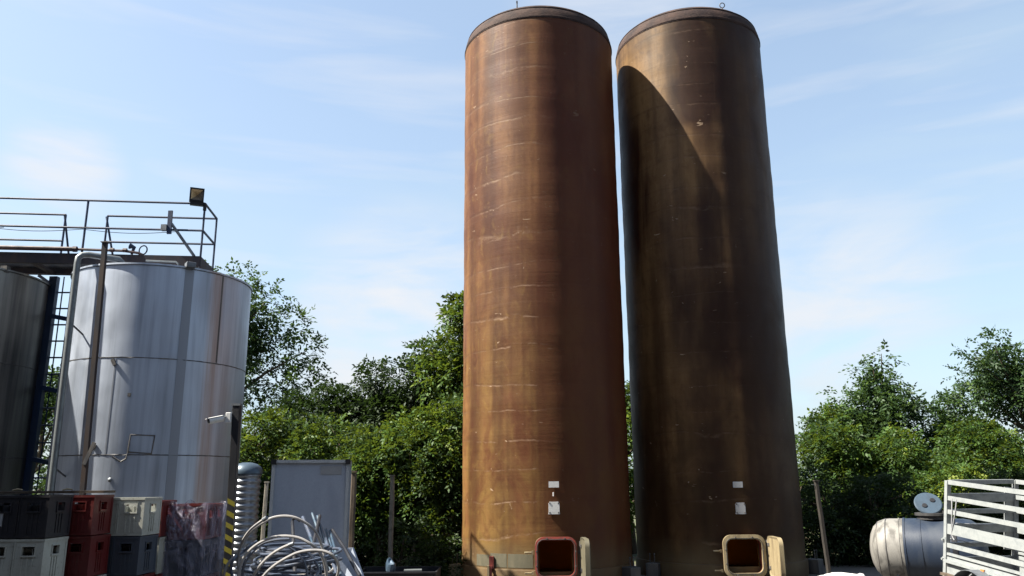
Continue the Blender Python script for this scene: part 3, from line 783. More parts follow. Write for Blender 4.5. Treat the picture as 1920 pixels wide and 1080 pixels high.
# ------------------------------------------------------------------ ribbed tank, cabinet, slim poles
t = thing('ribbed_tank', 'small upright ribbed steel tank behind the hazard tape post', 'tank', (-3.415, 10.5, 0))
prof = [(.176, .02)]
z = .05
while z < 1.72:
    prof += [(.174, z), (.187, z + .02), (.187, z + .035), (.174, z + .055)]; z += .075
prof += [(.185, 1.74)]
b, uv = lathe(prof, (-3.415, 10.5), 48); b.build('ribbed_wall', M['steel3'], t, smooth=False, uv=uv)
b, uv = lathe([(.185, 1.74), (.20, 1.75), (.20, 1.78), (.18, 1.83), (.13, 1.87), (.06, 1.89), (.001, 1.89)], (-3.415, 10.5), 48); b.build('domed_lid', M['lid'], t, smooth=True, uv=uv)

CX0, CX1, CY0, CY1, CZ = -2.815, -1.975, 9.5, 10.15, 1.87
t = thing('grey_cabinet', 'tall grey cabinet with aluminium edges behind the coiled hoses', 'cabinet', ((CX0 + CX1) / 2, 9.8, 0))
b = MB(); b.box(((CX0 + CX1) / 2, (CY0 + CY1) / 2, CZ / 2 + .02), (CX1 - CX0 - .02, CY1 - CY0 - .02, CZ - .06)); b.build('body', M['panel'], t)
for (a_, b_) in (((CX0, CY0, .02), (CX0, CY0, CZ)), ((CX1, CY0, .02), (CX1, CY0, CZ)), ((CX1, CY1, .02), (CX1, CY1, CZ))):
    b = MB(); b.bar(a_, b_, .035, .035, (0, 1, 0)); b.build('edge_trim', M['alu'], t)
b = MB(); b.bar((CX0 + .02, CY0, CZ), (CX1 - .02, CY0, CZ), .034, .034); b.build('edge_trim', M['alu'], t)
b = MB(); b.bar((CX1, CY0 + .02, CZ), (CX1, CY1 - .02, CZ), .034, .034); b.build('edge_trim', M['alu'], t)
for x in (CX0, CX1):
    b = MB(); b.box((x, CY0 - .004, CZ - .005), (.06, .045, .06)); b.build('corner_cap', M['black'], t)
b = MB(); b.box((CX1 - .19, CY0 + .007, CZ - .10), (.24, .006, .095)); b.build('blank_label', M['label'], t)
t.rotation_euler = (0, 0, R(9))

for nm, lb, cat, x, y, zt, lean, mat in (
        ('slim_pole', 'thin pale pole between the ribbed tank and the grey cabinet', 'pole', -3.02, 10.0, 1.63, -.012, 'conc'),
        ('timber_stake', 'weathered brown stake just right of the grey cabinet', 'stake', -2.12, 10.9, 1.76, .0, 'wood'),
        ('fence_post', 'pale fence post among the leaves left of the silos', 'fence post', -2.06, 14.0, 1.74, .0, 'conc'),
        ('fence_post', 'dark leaning fence post between the right silo and the blue tank', 'fence post', 5.22, 14.0, 1.60, .05, 'wood_shaded')):
    t = thing(nm, lb, cat, (x, y, 0))
    w = .045 if nm == 'slim_pole' else .075
    k = 5; pts = []
    b = MB(); pts = [(x + lean * (zt - zt * i / k) * 0 + -lean * zt * i / k + random.uniform(-.004, .004), y, zt * i / k) for i in range(k + 1)]
    b.tube(pts, [w * .55] * k + [w * .5], 6); b.build('shaft', M[mat], t)
    b = MB(); b.box((pts[-1][0], y, zt + .012), (w * 1.1, w * 1.1, .02)); b.build('post_top', M[mat], t)
    if lean > .01:
        b = MB(); b.tube([(pts[-1][0], y, zt - .10), (pts[-1][0] - .05, y - .02, zt - .06), (pts[-1][0] - .09, y - .03, zt - .05)], .006, 5); b.build('wire_end', M['galv'], t)

# ------------------------------------------------------------------ crates
def crate_mesh():
    """bottle crate .40 x .30 x .285, origin at base centre; long sides have two handle windows, short sides one"""
    b = MB(); Lx, Ly, Hh, th = .40, .30, .285, .014
    def wall(length, hs_, place):
        # hs_ : list of window centres along the wall
        ww, wz0, wz1 = .085, .178, .236
        xs = [-length / 2]
        for h in hs_: xs += [h - ww / 2, h + ww / 2]
        xs.append(length / 2)
        place(b, 0, wz0 / 2 + .004, length, wz0 - .008)
        place(b, 0, (wz1 + Hh) / 2, length, Hh - wz1)
        for i in range(0, len(xs), 2): place(b, (xs[i] + xs[i + 1]) / 2, (wz0 + wz1) / 2, xs[i + 1] - xs[i], wz1 - wz0)
        for h in hs_:
            for k in (-1.2, 0, 1.2): place(b, h + k * .028, .095, .010, .13, .006)
            place(b, h, wz0 - .004, ww + .02, .010, .010); place(b, h, wz1 + .004, ww + .02, .008, .008)
            place(b, h - ww / 2 - .005, (wz0 + wz1) / 2, .008, wz1 - wz0, .008); place(b, h + ww / 2 + .005, (wz0 + wz1) / 2, .008, wz1 - wz0, .008)
    for s_ in (-1, 1):
        wall(Lx, (-.10, .10), lambda bb, u, z, w, h, e=0, s_=s_: bb.box((u, s_ * (Ly / 2 - th / 2 + e), z), (w - .0004 * (e > 0), th, h)))
        wall(Ly - 2 * th, (0,), lambda bb, u, z, w, h, e=0, s_=s_: bb.box((s_ * (Lx / 2 - th / 2 + e), u, z), (th, w, h)))
    for s_ in (-1, 1):
        for dx in (-.007, .007): b.box((dx, s_ * (Ly / 2 + .002), .145), (.006, .010, .245))
    b.box((0, 0, .010), (Lx - .03, Ly - .03, .012))
    return b
def rim_mesh():
    b = MB(); Lx, Ly = .412, .312
    for s_ in (-1, 1):
        b.box((0, s_ * (Ly / 2 - .007), .278), (Lx, .014, .016)); b.box((s_ * (Lx / 2 - .007), 0, .278), (.014, Ly - .028, .016))
        b.box((0, s_ * (Ly / 2 - .009), .012), (Lx - .004, .012, .016)); b.box((s_ * (Lx / 2 - .009), 0, .012), (.012, Ly - .032, .016))
    for sx_ in (-1, 1):
        for sy_ in (-1, 1): b.box((sx_ * (Lx / 2 - .014), sy_ * (Ly / 2 - .014), .145), (.022, .022, .248))
    return b
def crate_proto(color, loc):
    t = thing('bottle_crate', '', 'crate', (0, 0, 0), 0, 'stacked bottle crates')
    crate_mesh().build('body', M['crate_' + color], t, local=True)
    rim_mesh().build('rim', M['crate_' + color], t, local=True)
    # divider grid inside
    b = MB()
    for x in (-.12, -.04, .04, .12): b.box((x, 0, .12), (.004, .268, .20))
    for y in (-.07, .0, .07): b.box((0, y, .121), (.368, .004, .196))
    b.build('divider', M['crate_' + color], t, local=True)
    return t
protos = {}
HR = .289
cname = {'white': 'white', 'red': 'dark red', 'dark': 'black', 'blue': 'blue-grey'}
rowname = ['topmost', 'second from top', 'third from top', 'fourth from top', 'lowest']
stacks = [  # x, y centre, base z, rotation, colours from the top, description
    (-3.405, 5.85, .105, .0, ('dark', 'white', 'white', 'red', 'white'), 'the stack nearest the viewer'),
    (-3.275, 6.20, .100, .02, ('red', 'red', 'white', 'red', 'white'), 'the stack just behind the nearest'),
    (-3.055, 6.555, .075, -.01, ('white', 'blue', 'red', 'white', 'red'), 'the middle stack before the tank'),
    (-3.08, 6.93, .045, .02, ('red', 'white', 'red', 'white', 'red'), 'the stack left of the film-wrapped one'),
    (-2.72, 7.12, .012, PI / 2 + .03, ('red', 'blue', 'red', 'dark', 'red'), 'the film-wrapped stack'),
    (-3.72, 6.28, .105, .01, ('dark', 'red', 'red', 'white', 'dark'), 'the left stack of the second row'),
    (-3.84, 5.88, .105, .015, ('dark', 'white', 'white', 'red', 'red'), 'the stack cut by the left frame edge'),
]
for si, (x, y, zb_, rz, cols, desc) in enumerate(stacks):
    for k, cn in enumerate(cols):
        z = zb_ + (4 - k) * HR
        if cn not in protos: protos[cn] = c = crate_proto(cn, None)
        else: c = copy_tree(protos[cn])
        c.location = (x + random.uniform(-.006, .006), y + random.uniform(-.008, .008), z)
        c.rotation_euler = (0, 0, rz + random.uniform(-.03, .03))
        c['label'] = '%s crate, %s in %s' % (cname[cn], rowname[k], desc)
        if si == 0 and k == 0:
            b = MB(); b.box((-.155, -.154, .125), (.11, .004, .085)); b.build('paper_label', M['label'], c, local=True)
# pallets and planks under the stacks
def pallet(x0, x1, y0, y1, h, label):
    t = thing('pallet', label, 'pallet', ((x0 + x1) / 2, (y0 + y1) / 2, 0), 0, 'pallets under the crates')
    n = 6
    for i in range(n):
        y = y0 + (y1 - y0) * (i + .5) / n
        b = MB(); b.box(((x0 + x1) / 2, y, h - .01), (x1 - x0, (y1 - y0) / n - .03, .02)); b.build('deck_board', M['wood'], t)
    for x in (x0 + .05, (x0 + x1) / 2, x1 - .05):
        b = MB(); b.box((x, (y0 + y1) / 2, (h - .02) / 2), (.08, y1 - y0, h - .02)); b.build('bearer', M['wood'], t)
pallet(-4.10, -3.03, 5.66, 6.46, .10, 'wooden pallet under the nearest crate stacks')
pallet(-3.30, -2.86, 6.48, 7.12, .045, 'low wooden pallet under the middle crate stacks')
b = MB(); b.box((-3.72, 6.30, 1.565), (1.25, .20, .018), Matrix.Rotation(.03, 3, 'Z')); 
tag(b.build('loose_board', M['wood']), 'weathered brown board lying across the tops of the left crate stacks', 'board')
for i, (xx, lb) in enumerate(((-4.05, 'pale wood chip at the left end of the board over the crates'), (-3.80, 'small pale scrap in the middle of the board over the crates'), (-3.42, 'bent pale scrap near the right end of the board over the crates'))):
    b = MB(); b.tube([(xx, 6.25, 1.580), (xx + .03, 6.26, 1.588), (xx + .06, 6.28, 1.582)], .006, 6)
    tag(b.build('wood_chip', M['cream'], None), lb, 'scrap')
# stretch film round the last stack
def film():
    x0, x1, y0, y1 = -2.72 - .175, -2.72 + .175, 7.12 - .225, 7.12 + .225
    loop = []
    per = [(x0, y0), (x1, y0), (x1, y1), (x0, y1)]
    for i in range(4):
        a, b_ = Vector(per[i]), Vector(per[(i + 1) % 4])
        for k in range(14): loop.append(a.lerp(b_, k / 14))
    n = len(loop); vs = []; fs = []; rows = 26
    cx_, cy_ = -2.72, 7.12
    for j in range(rows + 1):
        z = .30 + (1.475 - .30) * j / rows
        for k, p in enumerate(loop):
            q = (p - Vector((cx_, cy_))).normalized()
            d = .006 * math.sin(k * 1.3 + j * .55) + .004 * math.sin(k * 2.9 - j * .9) + random.uniform(-.003, .003)
            zz = z + random.uniform(-.004, .004) + (.02 * math.sin(k * .5) + .01 * math.sin(k * 1.1) if j == rows else 0) - (.02 if j == rows else 0)
            vs.append((p.x + q.x * d, p.y + q.y * d, zz))
    for j in range(rows):
        for k in range(n):
            k2 = (k + 1) % n; fs.append((j * n + k, j * n + k2, (j + 1) * n + k2, (j + 1) * n + k))
    b = MB(); b.add(vs, fs); o = b.build('stretch_film', M['film'], None, smooth=True)
    tag(o, 'crumpled clear plastic film wrapped around the last crate stack', 'plastic film')
film()

# ------------------------------------------------------------------ hoses
def smooth_curve(pts, n=6):
    pts = [Vector(p) for p in pts]; out = []
    for i in range(len(pts) - 1):
        p0 = pts[max(i - 1, 0)]; p1 = pts[i]; p2 = pts[i + 1]; p3 = pts[min(i + 2, len(pts) - 1)]
        for k in range(n):
            t = k / n
            out.append(.5 * ((2 * p1) + (-p0 + p2) * t + (2 * p0 - 5 * p1 + 4 * p2 - p3) * t * t + (-p0 + 3 * p1 - 3 * p2 + p3) * t ** 3))
    out.append(pts[-1]); return out
hz = thing('hose_coil', 'big loose coil of pale grey hoses lying in front of the grey cabinet', 'hose coil', (-2.15, 7.5, 0))
ARCS = {
 'a1': [(-2.092, 7.0, 1.332), (-2.15, 7.02, 1.296), (-2.223, 7.05, 1.243), (-2.283, 7.1, 1.181), (-2.326, 7.15, 1.119), (-2.352, 7.18, 1.058), (-2.363, 7.2, 0.984), (-2.351, 7.2, 0.906), (-2.318, 7.2, 0.828)],
 'a2': [(-2.362, 7.3, 1.082), (-2.339, 7.3, 1.156), (-2.265, 7.25, 1.232), (-2.163, 7.2, 1.294), (-2.082, 7.2, 1.331), (-1.985, 7.2, 1.343), (-1.893, 7.2, 1.329), (-1.805, 7.22, 1.284), (-1.732, 7.25, 1.222), (-1.694, 7.28, 1.146), (-1.666, 7.3, 1.064), (-1.633, 7.3, 0.944), (-1.62, 7.3, 0.818)],
 'a3': [(-1.859, 7.0, 1.123), (-1.928, 7.0, 1.098), (-2.006, 7.0, 1.054), (-2.07, 7.0, 1.0), (-2.119, 7.0, 0.943), (-2.162, 7.02, 0.884), (-2.184, 7.05, 0.83)],
 'a4': [(-2.078, 6.95, 0.853), (-2.035, 6.95, 0.909), (-1.96, 6.95, 0.972), (-1.857, 6.95, 1.031), (-1.779, 6.95, 1.062), (-1.679, 6.95, 1.077), (-1.579, 6.95, 1.07), (-1.504, 6.95, 1.038), (-1.464, 6.98, 0.978), (-1.456, 7.0, 0.919), (-1.476, 7.03, 0.853)],
 'a5': [(-2.3, 7.05, 0.844), (-2.298, 7.05, 0.92), (-2.268, 7.05, 1.016), (-2.199, 7.05, 1.093), (-2.108, 7.05, 1.151), (-2.015, 7.05, 1.179), (-1.913, 7.05, 1.185), (-1.81, 7.05, 1.168), (-1.72, 7.05, 1.125), (-1.664, 7.08, 1.08), (-1.617, 7.1, 1.007), (-1.593, 7.13, 0.92), (-1.586, 7.15, 0.828)],
 'a6': [(-2.284, 7.12, 0.823), (-2.29, 7.12, 0.901), (-2.269, 7.12, 0.991), (-2.206, 7.12, 1.068), (-2.128, 7.12, 1.127), (-2.02, 7.12, 1.152), (-1.91, 7.12, 1.158)],
 'a7': [(-2.476, 7.2, 0.835), (-2.47, 7.2, 0.894), (-2.445, 7.22, 0.964), (-2.4, 7.25, 1.02)],
 'a8': [(-2.377, 7.15, 0.84), (-2.404, 7.15, 0.924), (-2.382, 7.15, 0.996), (-2.343, 7.25, 1.046), (-2.297, 7.25, 1.092), (-2.261, 7.35, 1.125)],
 'a9': [(-1.908, 7.1, 1.094), (-1.844, 7.1, 1.054), (-1.787, 7.1, 0.995), (-1.752, 7.1, 0.924), (-1.734, 7.1, 0.841)],
 'a10': [(-1.915, 7.2, 1.093), (-1.809, 7.2, 1.066), (-1.737, 7.2, 1.013), (-1.693, 7.2, 0.953), (-1.669, 7.2, 0.888), (-1.689, 7.15, 0.841)],
}

for i, (k, p) in enumerate(ARCS.items()):
    b = MB(); b.tube(smooth_curve(p, 6), .0125 if k != 'a9' else .009, 8)
    b.build('hose', M['hose'] if k in ('a1', 'a2', 'a3', 'a4', 'a5', 'a7') else M['hose_b'], hz, smooth=True)
rs = random.Random(3)
for i in range(34):      # the heap of turns underneath
    z = .50 + .017 * i + rs.uniform(-.01, .01); rad = rs.uniform(.30, .44) if i < 24 else rs.uniform(.28, .40)
    cx_ = -1.99 + rs.uniform(-.06, .06); cy_ = 7.50 + rs.uniform(-.06, .06); tx = rs.uniform(-.16, .16); ty = rs.uniform(-.05, .22); ph = rs.uniform(0, 6)
    pts = []
    for j in range(37):
        a = ph + 2 * PI * j / 36 * rs.choice([1.0])
        r = rad * (1 + .05 * math.sin(2 * a + i) + .03 * math.sin(3 * a))
        pts.append((cx_ + r * math.cos(a), cy_ + .9 * r * math.sin(a), z + tx * r * math.cos(a) + ty * r * math.sin(a)))
    b = MB(); b.tube(pts, .0125, 7); b.build('hose_turn', M['hose_b'] if i % 6 else M['hose'], hz, smooth=True)
for p, q in ((ARCS['a1'][0], ARCS['a1'][1]), (ARCS['a3'][0], ARCS['a3'][1])):
    p = Vector(p); q = Vector(q); b = MB(); b.tube([p + (q - p) * .35, p - (q - p) * .25], .018, 10); b.build('coupling', M['galv_d'], hz, smooth=True)
t = thing('rod_bundle', 'blue-grey pipes and rods fanned out behind the hose coil against the cabinet', 'pipes', (-2.0, 8.0, 0))
RODS = [((-2.089, 8.6, 1.319), (-1.818, 8.0, 1.005), 0), ((-2.033, 8.6, 1.291), (-1.783, 8.0, 0.983), 0), ((-2.008, 8.6, 1.295), (-1.904, 8.0, 1.1), 1), ((-2.183, 8.6, 1.28), (-1.912, 8.0, 1.028), 2),
        ((-2.288, 8.6, 1.237), (-2.106, 8.0, 1.05), 1), ((-1.939, 8.6, 1.158), (-1.733, 8.0, 0.982), 0), ((-1.897, 8.6, 1.142), (-1.712, 8.0, 1.0), 0), ((-1.872, 8.6, 1.15), (-1.621, 8.0, 1.0), 1), ((-2.153, 8.6, 1.2), (-1.931, 8.0, 1.06), 0), ((-2.0, 8.6, 1.2), (-1.77, 8.0, 1.0), 2)]
for a, c, k in RODS:
    a = Vector(a); c = Vector(c); d = c - a; e = a + d * 2.1
    e.z = max(e.z, .1)
    b = MB(); b.tube([a, a.lerp(e, .5) + Vector((0, 0, .02)), e, (e.x + .12, e.y - .25, .02)], .012 if k == 0 else .017, 7)
    b.build('rod', (M['rod_b'], M['black'], M['hose_b'])[k], t, smooth=True)
b = MB(); b.tube([(-2.288, 8.6, 1.237), (-2.285, 8.6, 1.26), (-2.25, 8.6, 1.27), (-2.21, 8.6, 1.24)], .013, 6); b.build('hook', M['black'], t)

t = thing('hose_drum_stand', 'dark wooden cradle holding up the hose coil', 'stand', (-2.15, 7.6, 0))
for dx in (-.35, .35):
    b = MB(); b.box((-2.15 + dx, 7.6, .22), (.09, .7, .44)); b.build('bearer', M['wood'], t)
for dy in (-.3, -.1, .1, .3):
    b = MB(); b.box((-2.15, 7.6 + dy, .455), (.95, .12, .025)); b.build('slat', M['wood'], t)

# ------------------------------------------------------------------ leaning board and tub
t = thing('leaning_board', 'flat grey board leaning at a slant right of the hose coil', 'board', (-1.55, 8.3, 0))
b = MB()
q = [(-1.87, 8.35, .98), (-1.63, 8.45, .985), (-1.36, 8.25, .45), (-1.36, 8.2, 0.0), (-1.80, 8.1, 0.0)]
q2 = [(x + .01, y + .03, z) for x, y, z in q]
b.add(q + q2, [(0, 4, 3, 2, 1), (5, 6, 7, 8, 9), (0, 1, 6, 5), (1, 2, 7, 6), (2, 3, 8, 7), (4, 0, 5, 9)])
b.build('sheet', M['panel'], t)
t = thing('grey_tub', 'grey tub with a loop of black cable at the foot of the leaning board', 'tub', (-1.33, 7.7, 0))
b, uv = lathe([(.001, .02), (.14, .02), (.165, .58), (.175, .59), (.175, .61), (.155, .60), (.13, .1)], (-1.33, 7.7), 32); b.build('bucket', M['galv_d'], t, smooth=True, uv=uv)
b = MB()
for i in range(5):
    b.ring((-1.33 + random.uniform(-.02, .02), 7.7, .64 + i * .022), .13 + random.uniform(-.02, .025), .011, (random.uniform(-.3, .3), random.uniform(-.4, .1), 1), 28, 6)
b.build('cable_loop', M['rubber'], t, smooth=True)

# ------------------------------------------------------------------ low trough, bags
t = thing('low_trough', 'low black trough in front of the hedge left of the silos', 'trough', (-1.6, 12.8, 0))
b = MB(); x0_, x1_, y0_, y1_ = -2.35, -1.15, 12.4, 13.2
b.box(((x0_ + x1_) / 2, y0_, .17), (x1_ - x0_, .03, .34)); b.box(((x0_ + x1_) / 2, y1_, .17), (x1_ - x0_, .03, .34)); b.box((x0_ + .015, (y0_ + y1_) / 2, .17), (.03, y1_ - y0_ - .03, .339)); b.box((x1_ - .015, (y0_ + y1_) / 2, .17), (.03, y1_ - y0_ - .03, .339)); b.box(((x0_ + x1_) / 2, (y0_ + y1_) / 2, .26), (x1_ - x0_ - .06, y1_ - y0_ - .03, .02))
b.build('basin', M['black'], t, bevel=.006)
b = MB()
for (a_, b_, w_) in (((x0_ - .01, y0_ - .01, .345), (x1_ + .01, y0_ - .01, .345), .05), ((x0_ - .01, y1_ + .01, .345), (x1_ + .01, y1_ + .01, .345), .05)): b.bar(a_, b_, w_, .02)
b.build('lip', M['black'], t)
b = MB(); b.box((-1.50, 12.5, .368), (.26, .20, .018), Matrix.Rotation(.1, 3, 'Z')); tag(b.build('slate_tile', M['galv']), 'pale flat tile lying on the edge of the black trough', 'tile')
def lump(name, c, d, mat, label, cat, seed, n=12, amp=.18, peaks=()):
    rs = random.Random(seed); vs = []; fs = []
    ph = [rs.uniform(0, 6) for _ in range(8)]
    for j in range(n + 1):
        th = PI * j / n
        for k in range(2 * n):
            a = PI * k / n
            e = .55
            x = math.copysign(abs(math.cos(a)) ** e, math.cos(a)) * math.sin(th) ** .7; y = math.copysign(abs(math.sin(a)) ** e, math.sin(a)) * math.sin(th) ** .7; z = math.copysign(abs(math.cos(th)) ** .6, math.cos(th))
            r = 1 + amp * (math.sin(3 * a + ph[0] + 2 * th) * .4 + math.sin(5 * a + ph[1] - 3 * th) * .3 + math.sin(9 * a + 7 * th + ph[2]) * .15 + rs.uniform(-.1, .1))
            p = Vector((x * r * d[0], y * r * d[1], max(z * r, -1) * d[2]))
            for px_, py_, h_, s_ in peaks:
                w = math.exp(-((p.x - px_) ** 2 + (p.y - py_) ** 2) / s_ ** 2)
                if z > 0: p.z += h_ * w
            vs.append(Vector(c) + p)
    for j in range(n):
        for k in range(2 * n):
            k2 = (k + 1) % (2 * n); fs.append((j * 2 * n + k, (j + 1) * 2 * n + k, (j + 1) * 2 * n + k2, j * 2 * n + k2))
    b = MB(); b.add(vs, fs); return tag(b.build(name, mat, None, smooth=True), label, cat)
lump('bulk_bag', (3.86, 10.0, .26), (.30, .28, .26), M['sack'], 'white bulk bag standing on the ground in front of the right silo', 'bag', 5, 16, .10, ((.24, -.1, .07, .09), (-.1, 0, .02, .2)))
lump('blue_bag', (-1.83, 12.5, .41), (.07, .08, .08), M['rod_b'], 'crumpled blue plastic bag on the black trough', 'bag', 9, 8, .3, ((-.03, 0, .07, .04),))
lump('rubble_sack', (-1.22, 11.9, .16), (.12, .10, .14), M['cream'], 'small pale sack beside the right end of the trough', 'sack', 12, 8, .3)

# ------------------------------------------------------------------ horizontal milk tank
ax = Vector((.87, -.49, 0)).normalized(); mc = Vector((6.12, 13.55, .53)); rr = .475
mt = thing('milk_tank', 'horizontal blue-grey steel tank with a pale domed end behind the trailer', 'tank', (7.0, 13.3, 0))
def hlathe(prof, name, mat, parent, n=48, smooth=True):
    vs = []; fs = []; uv = []
    upz = Vector((0, 0, 1)); sy = ax.cross(upz)
    for s_, r in prof:
        for k in range(n):
            a = 2 * PI * k / n
            vs.append(mc + ax * s_ + (upz * math.cos(a) + sy * math.sin(a)) * r)
    for i in range(len(prof) - 1):
        for k in range(n):
            k2 = (k + 1) % n; fs.append((i * n + k, i * n + k2, (i + 1) * n + k2, (i + 1) * n + k)[::-1])
            uv += [(k * .06, prof[i + 1][0]), (k * .06 + .06, prof[i + 1][0]), (k * .06 + .06, prof[i][0]), (k * .06, prof[i][0])]
    b = MB(); b.add(vs, fs); return b.build(name, mat, parent, smooth=smooth, uv=uv)
hlathe([(-.34, .001), (-.335, .12), (-.31, .24), (-.26, .35), (-.18, .43), (-.08, .468), (0, .475), (.12, .476), (.12, .484), (.14, .484), (.14, .476), (.19, .478)], 'domed_end', M['tankend'], mt)
for s_, r_ in ((-.20, .418), (-.07, .471)):
    hlathe([(s_, r_), (s_ + .004, r_ + .006), (s_ + .012, r_ + .007), (s_ + .016, r_ + .003)], 'end_seam', M['weld'], mt)
hlathe([(.19, .478), (.19, .49), (.22, .49), (.22, .480), (.42, .485), (.42, .495), (.45, .495), (.45, .487), (.8, .487), (1.05, .487), (1.15, .47), (1.25, .40), (1.32, .25), (1.34, .001)], 'barrel', M['tank_shaded'], mt)
hlathe([(.86, .487), (.86, .50), (.93, .50), (.93, .487)], 'strap', M['black'], mt)
tp = mc + ax * .62 + Vector((0, 0, .47))
b = MB(); b.tube([tp, tp + Vector((0, 0, .07))], .22, 24); b.tube([tp + Vector((0, 0, .06)), tp + Vector((0, 0, .10))], .25, 24); b.bar(tp + Vector((-.1, 0, .11)), tp + ax * .45 + Vector((0, 0, .12)), .10, .04); b.build('neck', M['rubber'], mt, smooth=True)
lc = tp + Vector((-.05, -.02, .24)) ; ln_ = Vector((-.25, -.80, .62)).normalized()
b = MB(); b.tube([lc - ln_ * .012, lc + ln_ * .008, lc + ln_ * .022], [.20, .205, .19], 32); lidp = b.build('lid', M['lid'], mt, smooth=True)
lx = Vector((0, 0, 1)).cross(ln_).normalized(); ly = ln_.cross(lx)
for u, v in ((-.06, -.05), (.07, .05)):
    b = MB(); p = lc + lx * u + ly * v; b.tube([p + ln_ * .015, p + ln_ * .035], [.042, .036], 16); b.build('port', M['black'], lidp)
for dx in (-.20, -.08):
    b = MB(); p = tp + ax * dx + Vector((0, -.15, -.03)); b.tube([p, p + Vector((0, 0, .13))], .018, 8); b.tube([p + Vector((0, 0, .12)), p + Vector((0, 0, .15))], .026, 8); b.build('valve_stub', M['lid'], mt)
for s_ in (.05, .55, 1.0):
    for e in (-1, 1):
        b = MB(); p = mc + ax * s_ + ax.cross(Vector((0, 0, 1))) * .3 * e; b.tube([(p.x, p.y, 0), (p.x, p.y, .22)], .02, 8); b.build('leg', M['galv_d'], mt)

# ------------------------------------------------------------------ livestock trailer
P0 = Vector((5.154, 9.775, 1.597)); TK = .85; TU = Vector((.0957, -.1098, .9893)).normalized(); D1 = Vector((.11252, -.98963, -.08932)).normalized(); TW = Vector((.99, .113, 0)).normalized()
TL = 3.3; TWD = 1.02
tr = thing('livestock_trailer', 'galvanised livestock trailer with slatted rail sides at the right edge', 'trailer', (5.3, 8.5, 0))
def TP(l, h, w): return P0 + D1 * l * TK - TU * h * TK + TW * w * TK
def tbar(a, b_, w, h, name, mat='galv_t', upv=None):
    b = MB(); b.bar(a, b_, w, h, upv or TU); return b.build(name, M[mat], tr)
for w in (0, TWD):
    for h, hh in ((.02, .05), (.235, .05), (.42, .05), (.65, .115), (.87, .05), (.985, .028)):
        tbar(TP(.02, h, w), TP(TL, h, w), .03, hh, 'side_rail')
    for l in (0, 1.55, TL): 
        b = MB(); b.bar(TP(l, 0, w) , TP(l, 1.36, w), .05, .05, D1); b.build('upright', M['galv_t'], tr)
    tbar(TP(0, 1.20, w), TP(TL, 1.20, w), .02, .30, 'side_panel')
    s_ = -1 if w == 0 else 1
    tbar(TP(.03, 1.075, w + s_ * .03), TP(TL, 1.075, w + s_ * .03), .07, .03, 'ledge', 'galv_t')
# end frame farther away and a gate across it
for h, hh in ((.02, .05), (.235, .10), (.42, .05), (.65, .10), (.87, .05)):
    tbar(TP(0, h, .03), TP(0, h, TWD - .03), .03, hh, 'end_rail')
tbar(TP(0, 1.20, .03), TP(0, 1.20, TWD - .03), .02, .28, 'end_panel')
b = MB(); b.bar(TP(-.01, .1, TWD - .09), TP(-.01, .95, TWD - .09), .10, .03, D1); b.build('gate_stile', M['galv_t'], tr)
fb = MB(); fb.bar(TP(0, 1.30, TWD / 2), TP(TL, 1.30, TWD / 2), TWD, .03, TU); fb.build('floor', M['wood'], tr)
for w in (-.03,):
    for h in (.80, 1.06):
        b = MB(); b.tube([TP(-.02, h, -.06), TP(-.02, h, .06)], .014, 6); b.box(TP(-.01, h, 0), (.05, .06, .05)); b.build('latch', M['galv_t'], tr)
# mudguard, wheel and axle
wc = TP(.78, 1.50, 0)
for w, s_ in ((0, -1), (TWD, 1)):
    n = 14; vs = []; fs = []
    for i in range(n + 1):
        a = R(12) + R(156) * i / n
        for r in (.335, .340):
            for o_ in (.02, .20): vs.append(TP(.78, 1.46, w) + D1 * (math.cos(a) * r) + TU * (math.sin(a) * r) + TW * s_ * o_)
    for i in range(n):
        k = 4 * i; fs += [(k + 2, k + 3, k + 7, k + 6), (k, k + 4, k + 5, k + 1), (k + 1, k + 5, k + 7, k + 3), (k, k + 2, k + 6, k + 4)]
    b = MB(); b.add(vs, fs); b.build('mudguard', M['galv_d'], tr, smooth=True)
    c = TP(.78, 1.50, w) + TW * s_ * .11; c.z = .27
    wh = MB(); wh.ring(c, .195, .065, TW, 32, 10); wo_ = wh.build('wheel', M['rubber'], tr, smooth=True)
    b = MB(); b.tube([c - TW * .04, c + TW * .04], .14, 20); b.build('rim', M['galv_d'], wo_)
b = MB(); b.bar(TP(.78, 1.36, .05), TP(.78, 1.36, TWD - .05), .06, .06); b.build('axle', M['galv_d'], tr)
b = MB(); b.bar(TP(.80, 1.075, -.075), TP(.86, 1.075, -.075), .02, .05, TU); b.build('side_marker', M['orange'], tr)
b = MB(); b.bar(TP(TL, 1.32, TWD / 2), TP(TL + 1.0, 1.36, TWD / 2), .08, .08); b.build('drawbar', M['galv_d'], tr)
t = thing('twine', 'thin pale twine tied round the trailer rails near the corner post', 'twine', tuple(TP(.15, .4, 0)))
for pts in ([TP(.12, .22, -.02), TP(.14, .45, -.03), TP(.13, .70, -.02), TP(.17, .78, -.01)], [TP(.22, .23, -.02), TP(.20, .45, -.03), TP(.13, .68, -.02)], [TP(.16, .56, .02), TP(.03, .60, .5), TP(0, .62, TWD - .05)], [TP(.05, .78, .02), TP(.02, .86, .4)]):
    b = MB(); b.tube(smooth_curve(pts, 4), .006, 5); b.build('strand', M['label'], t)

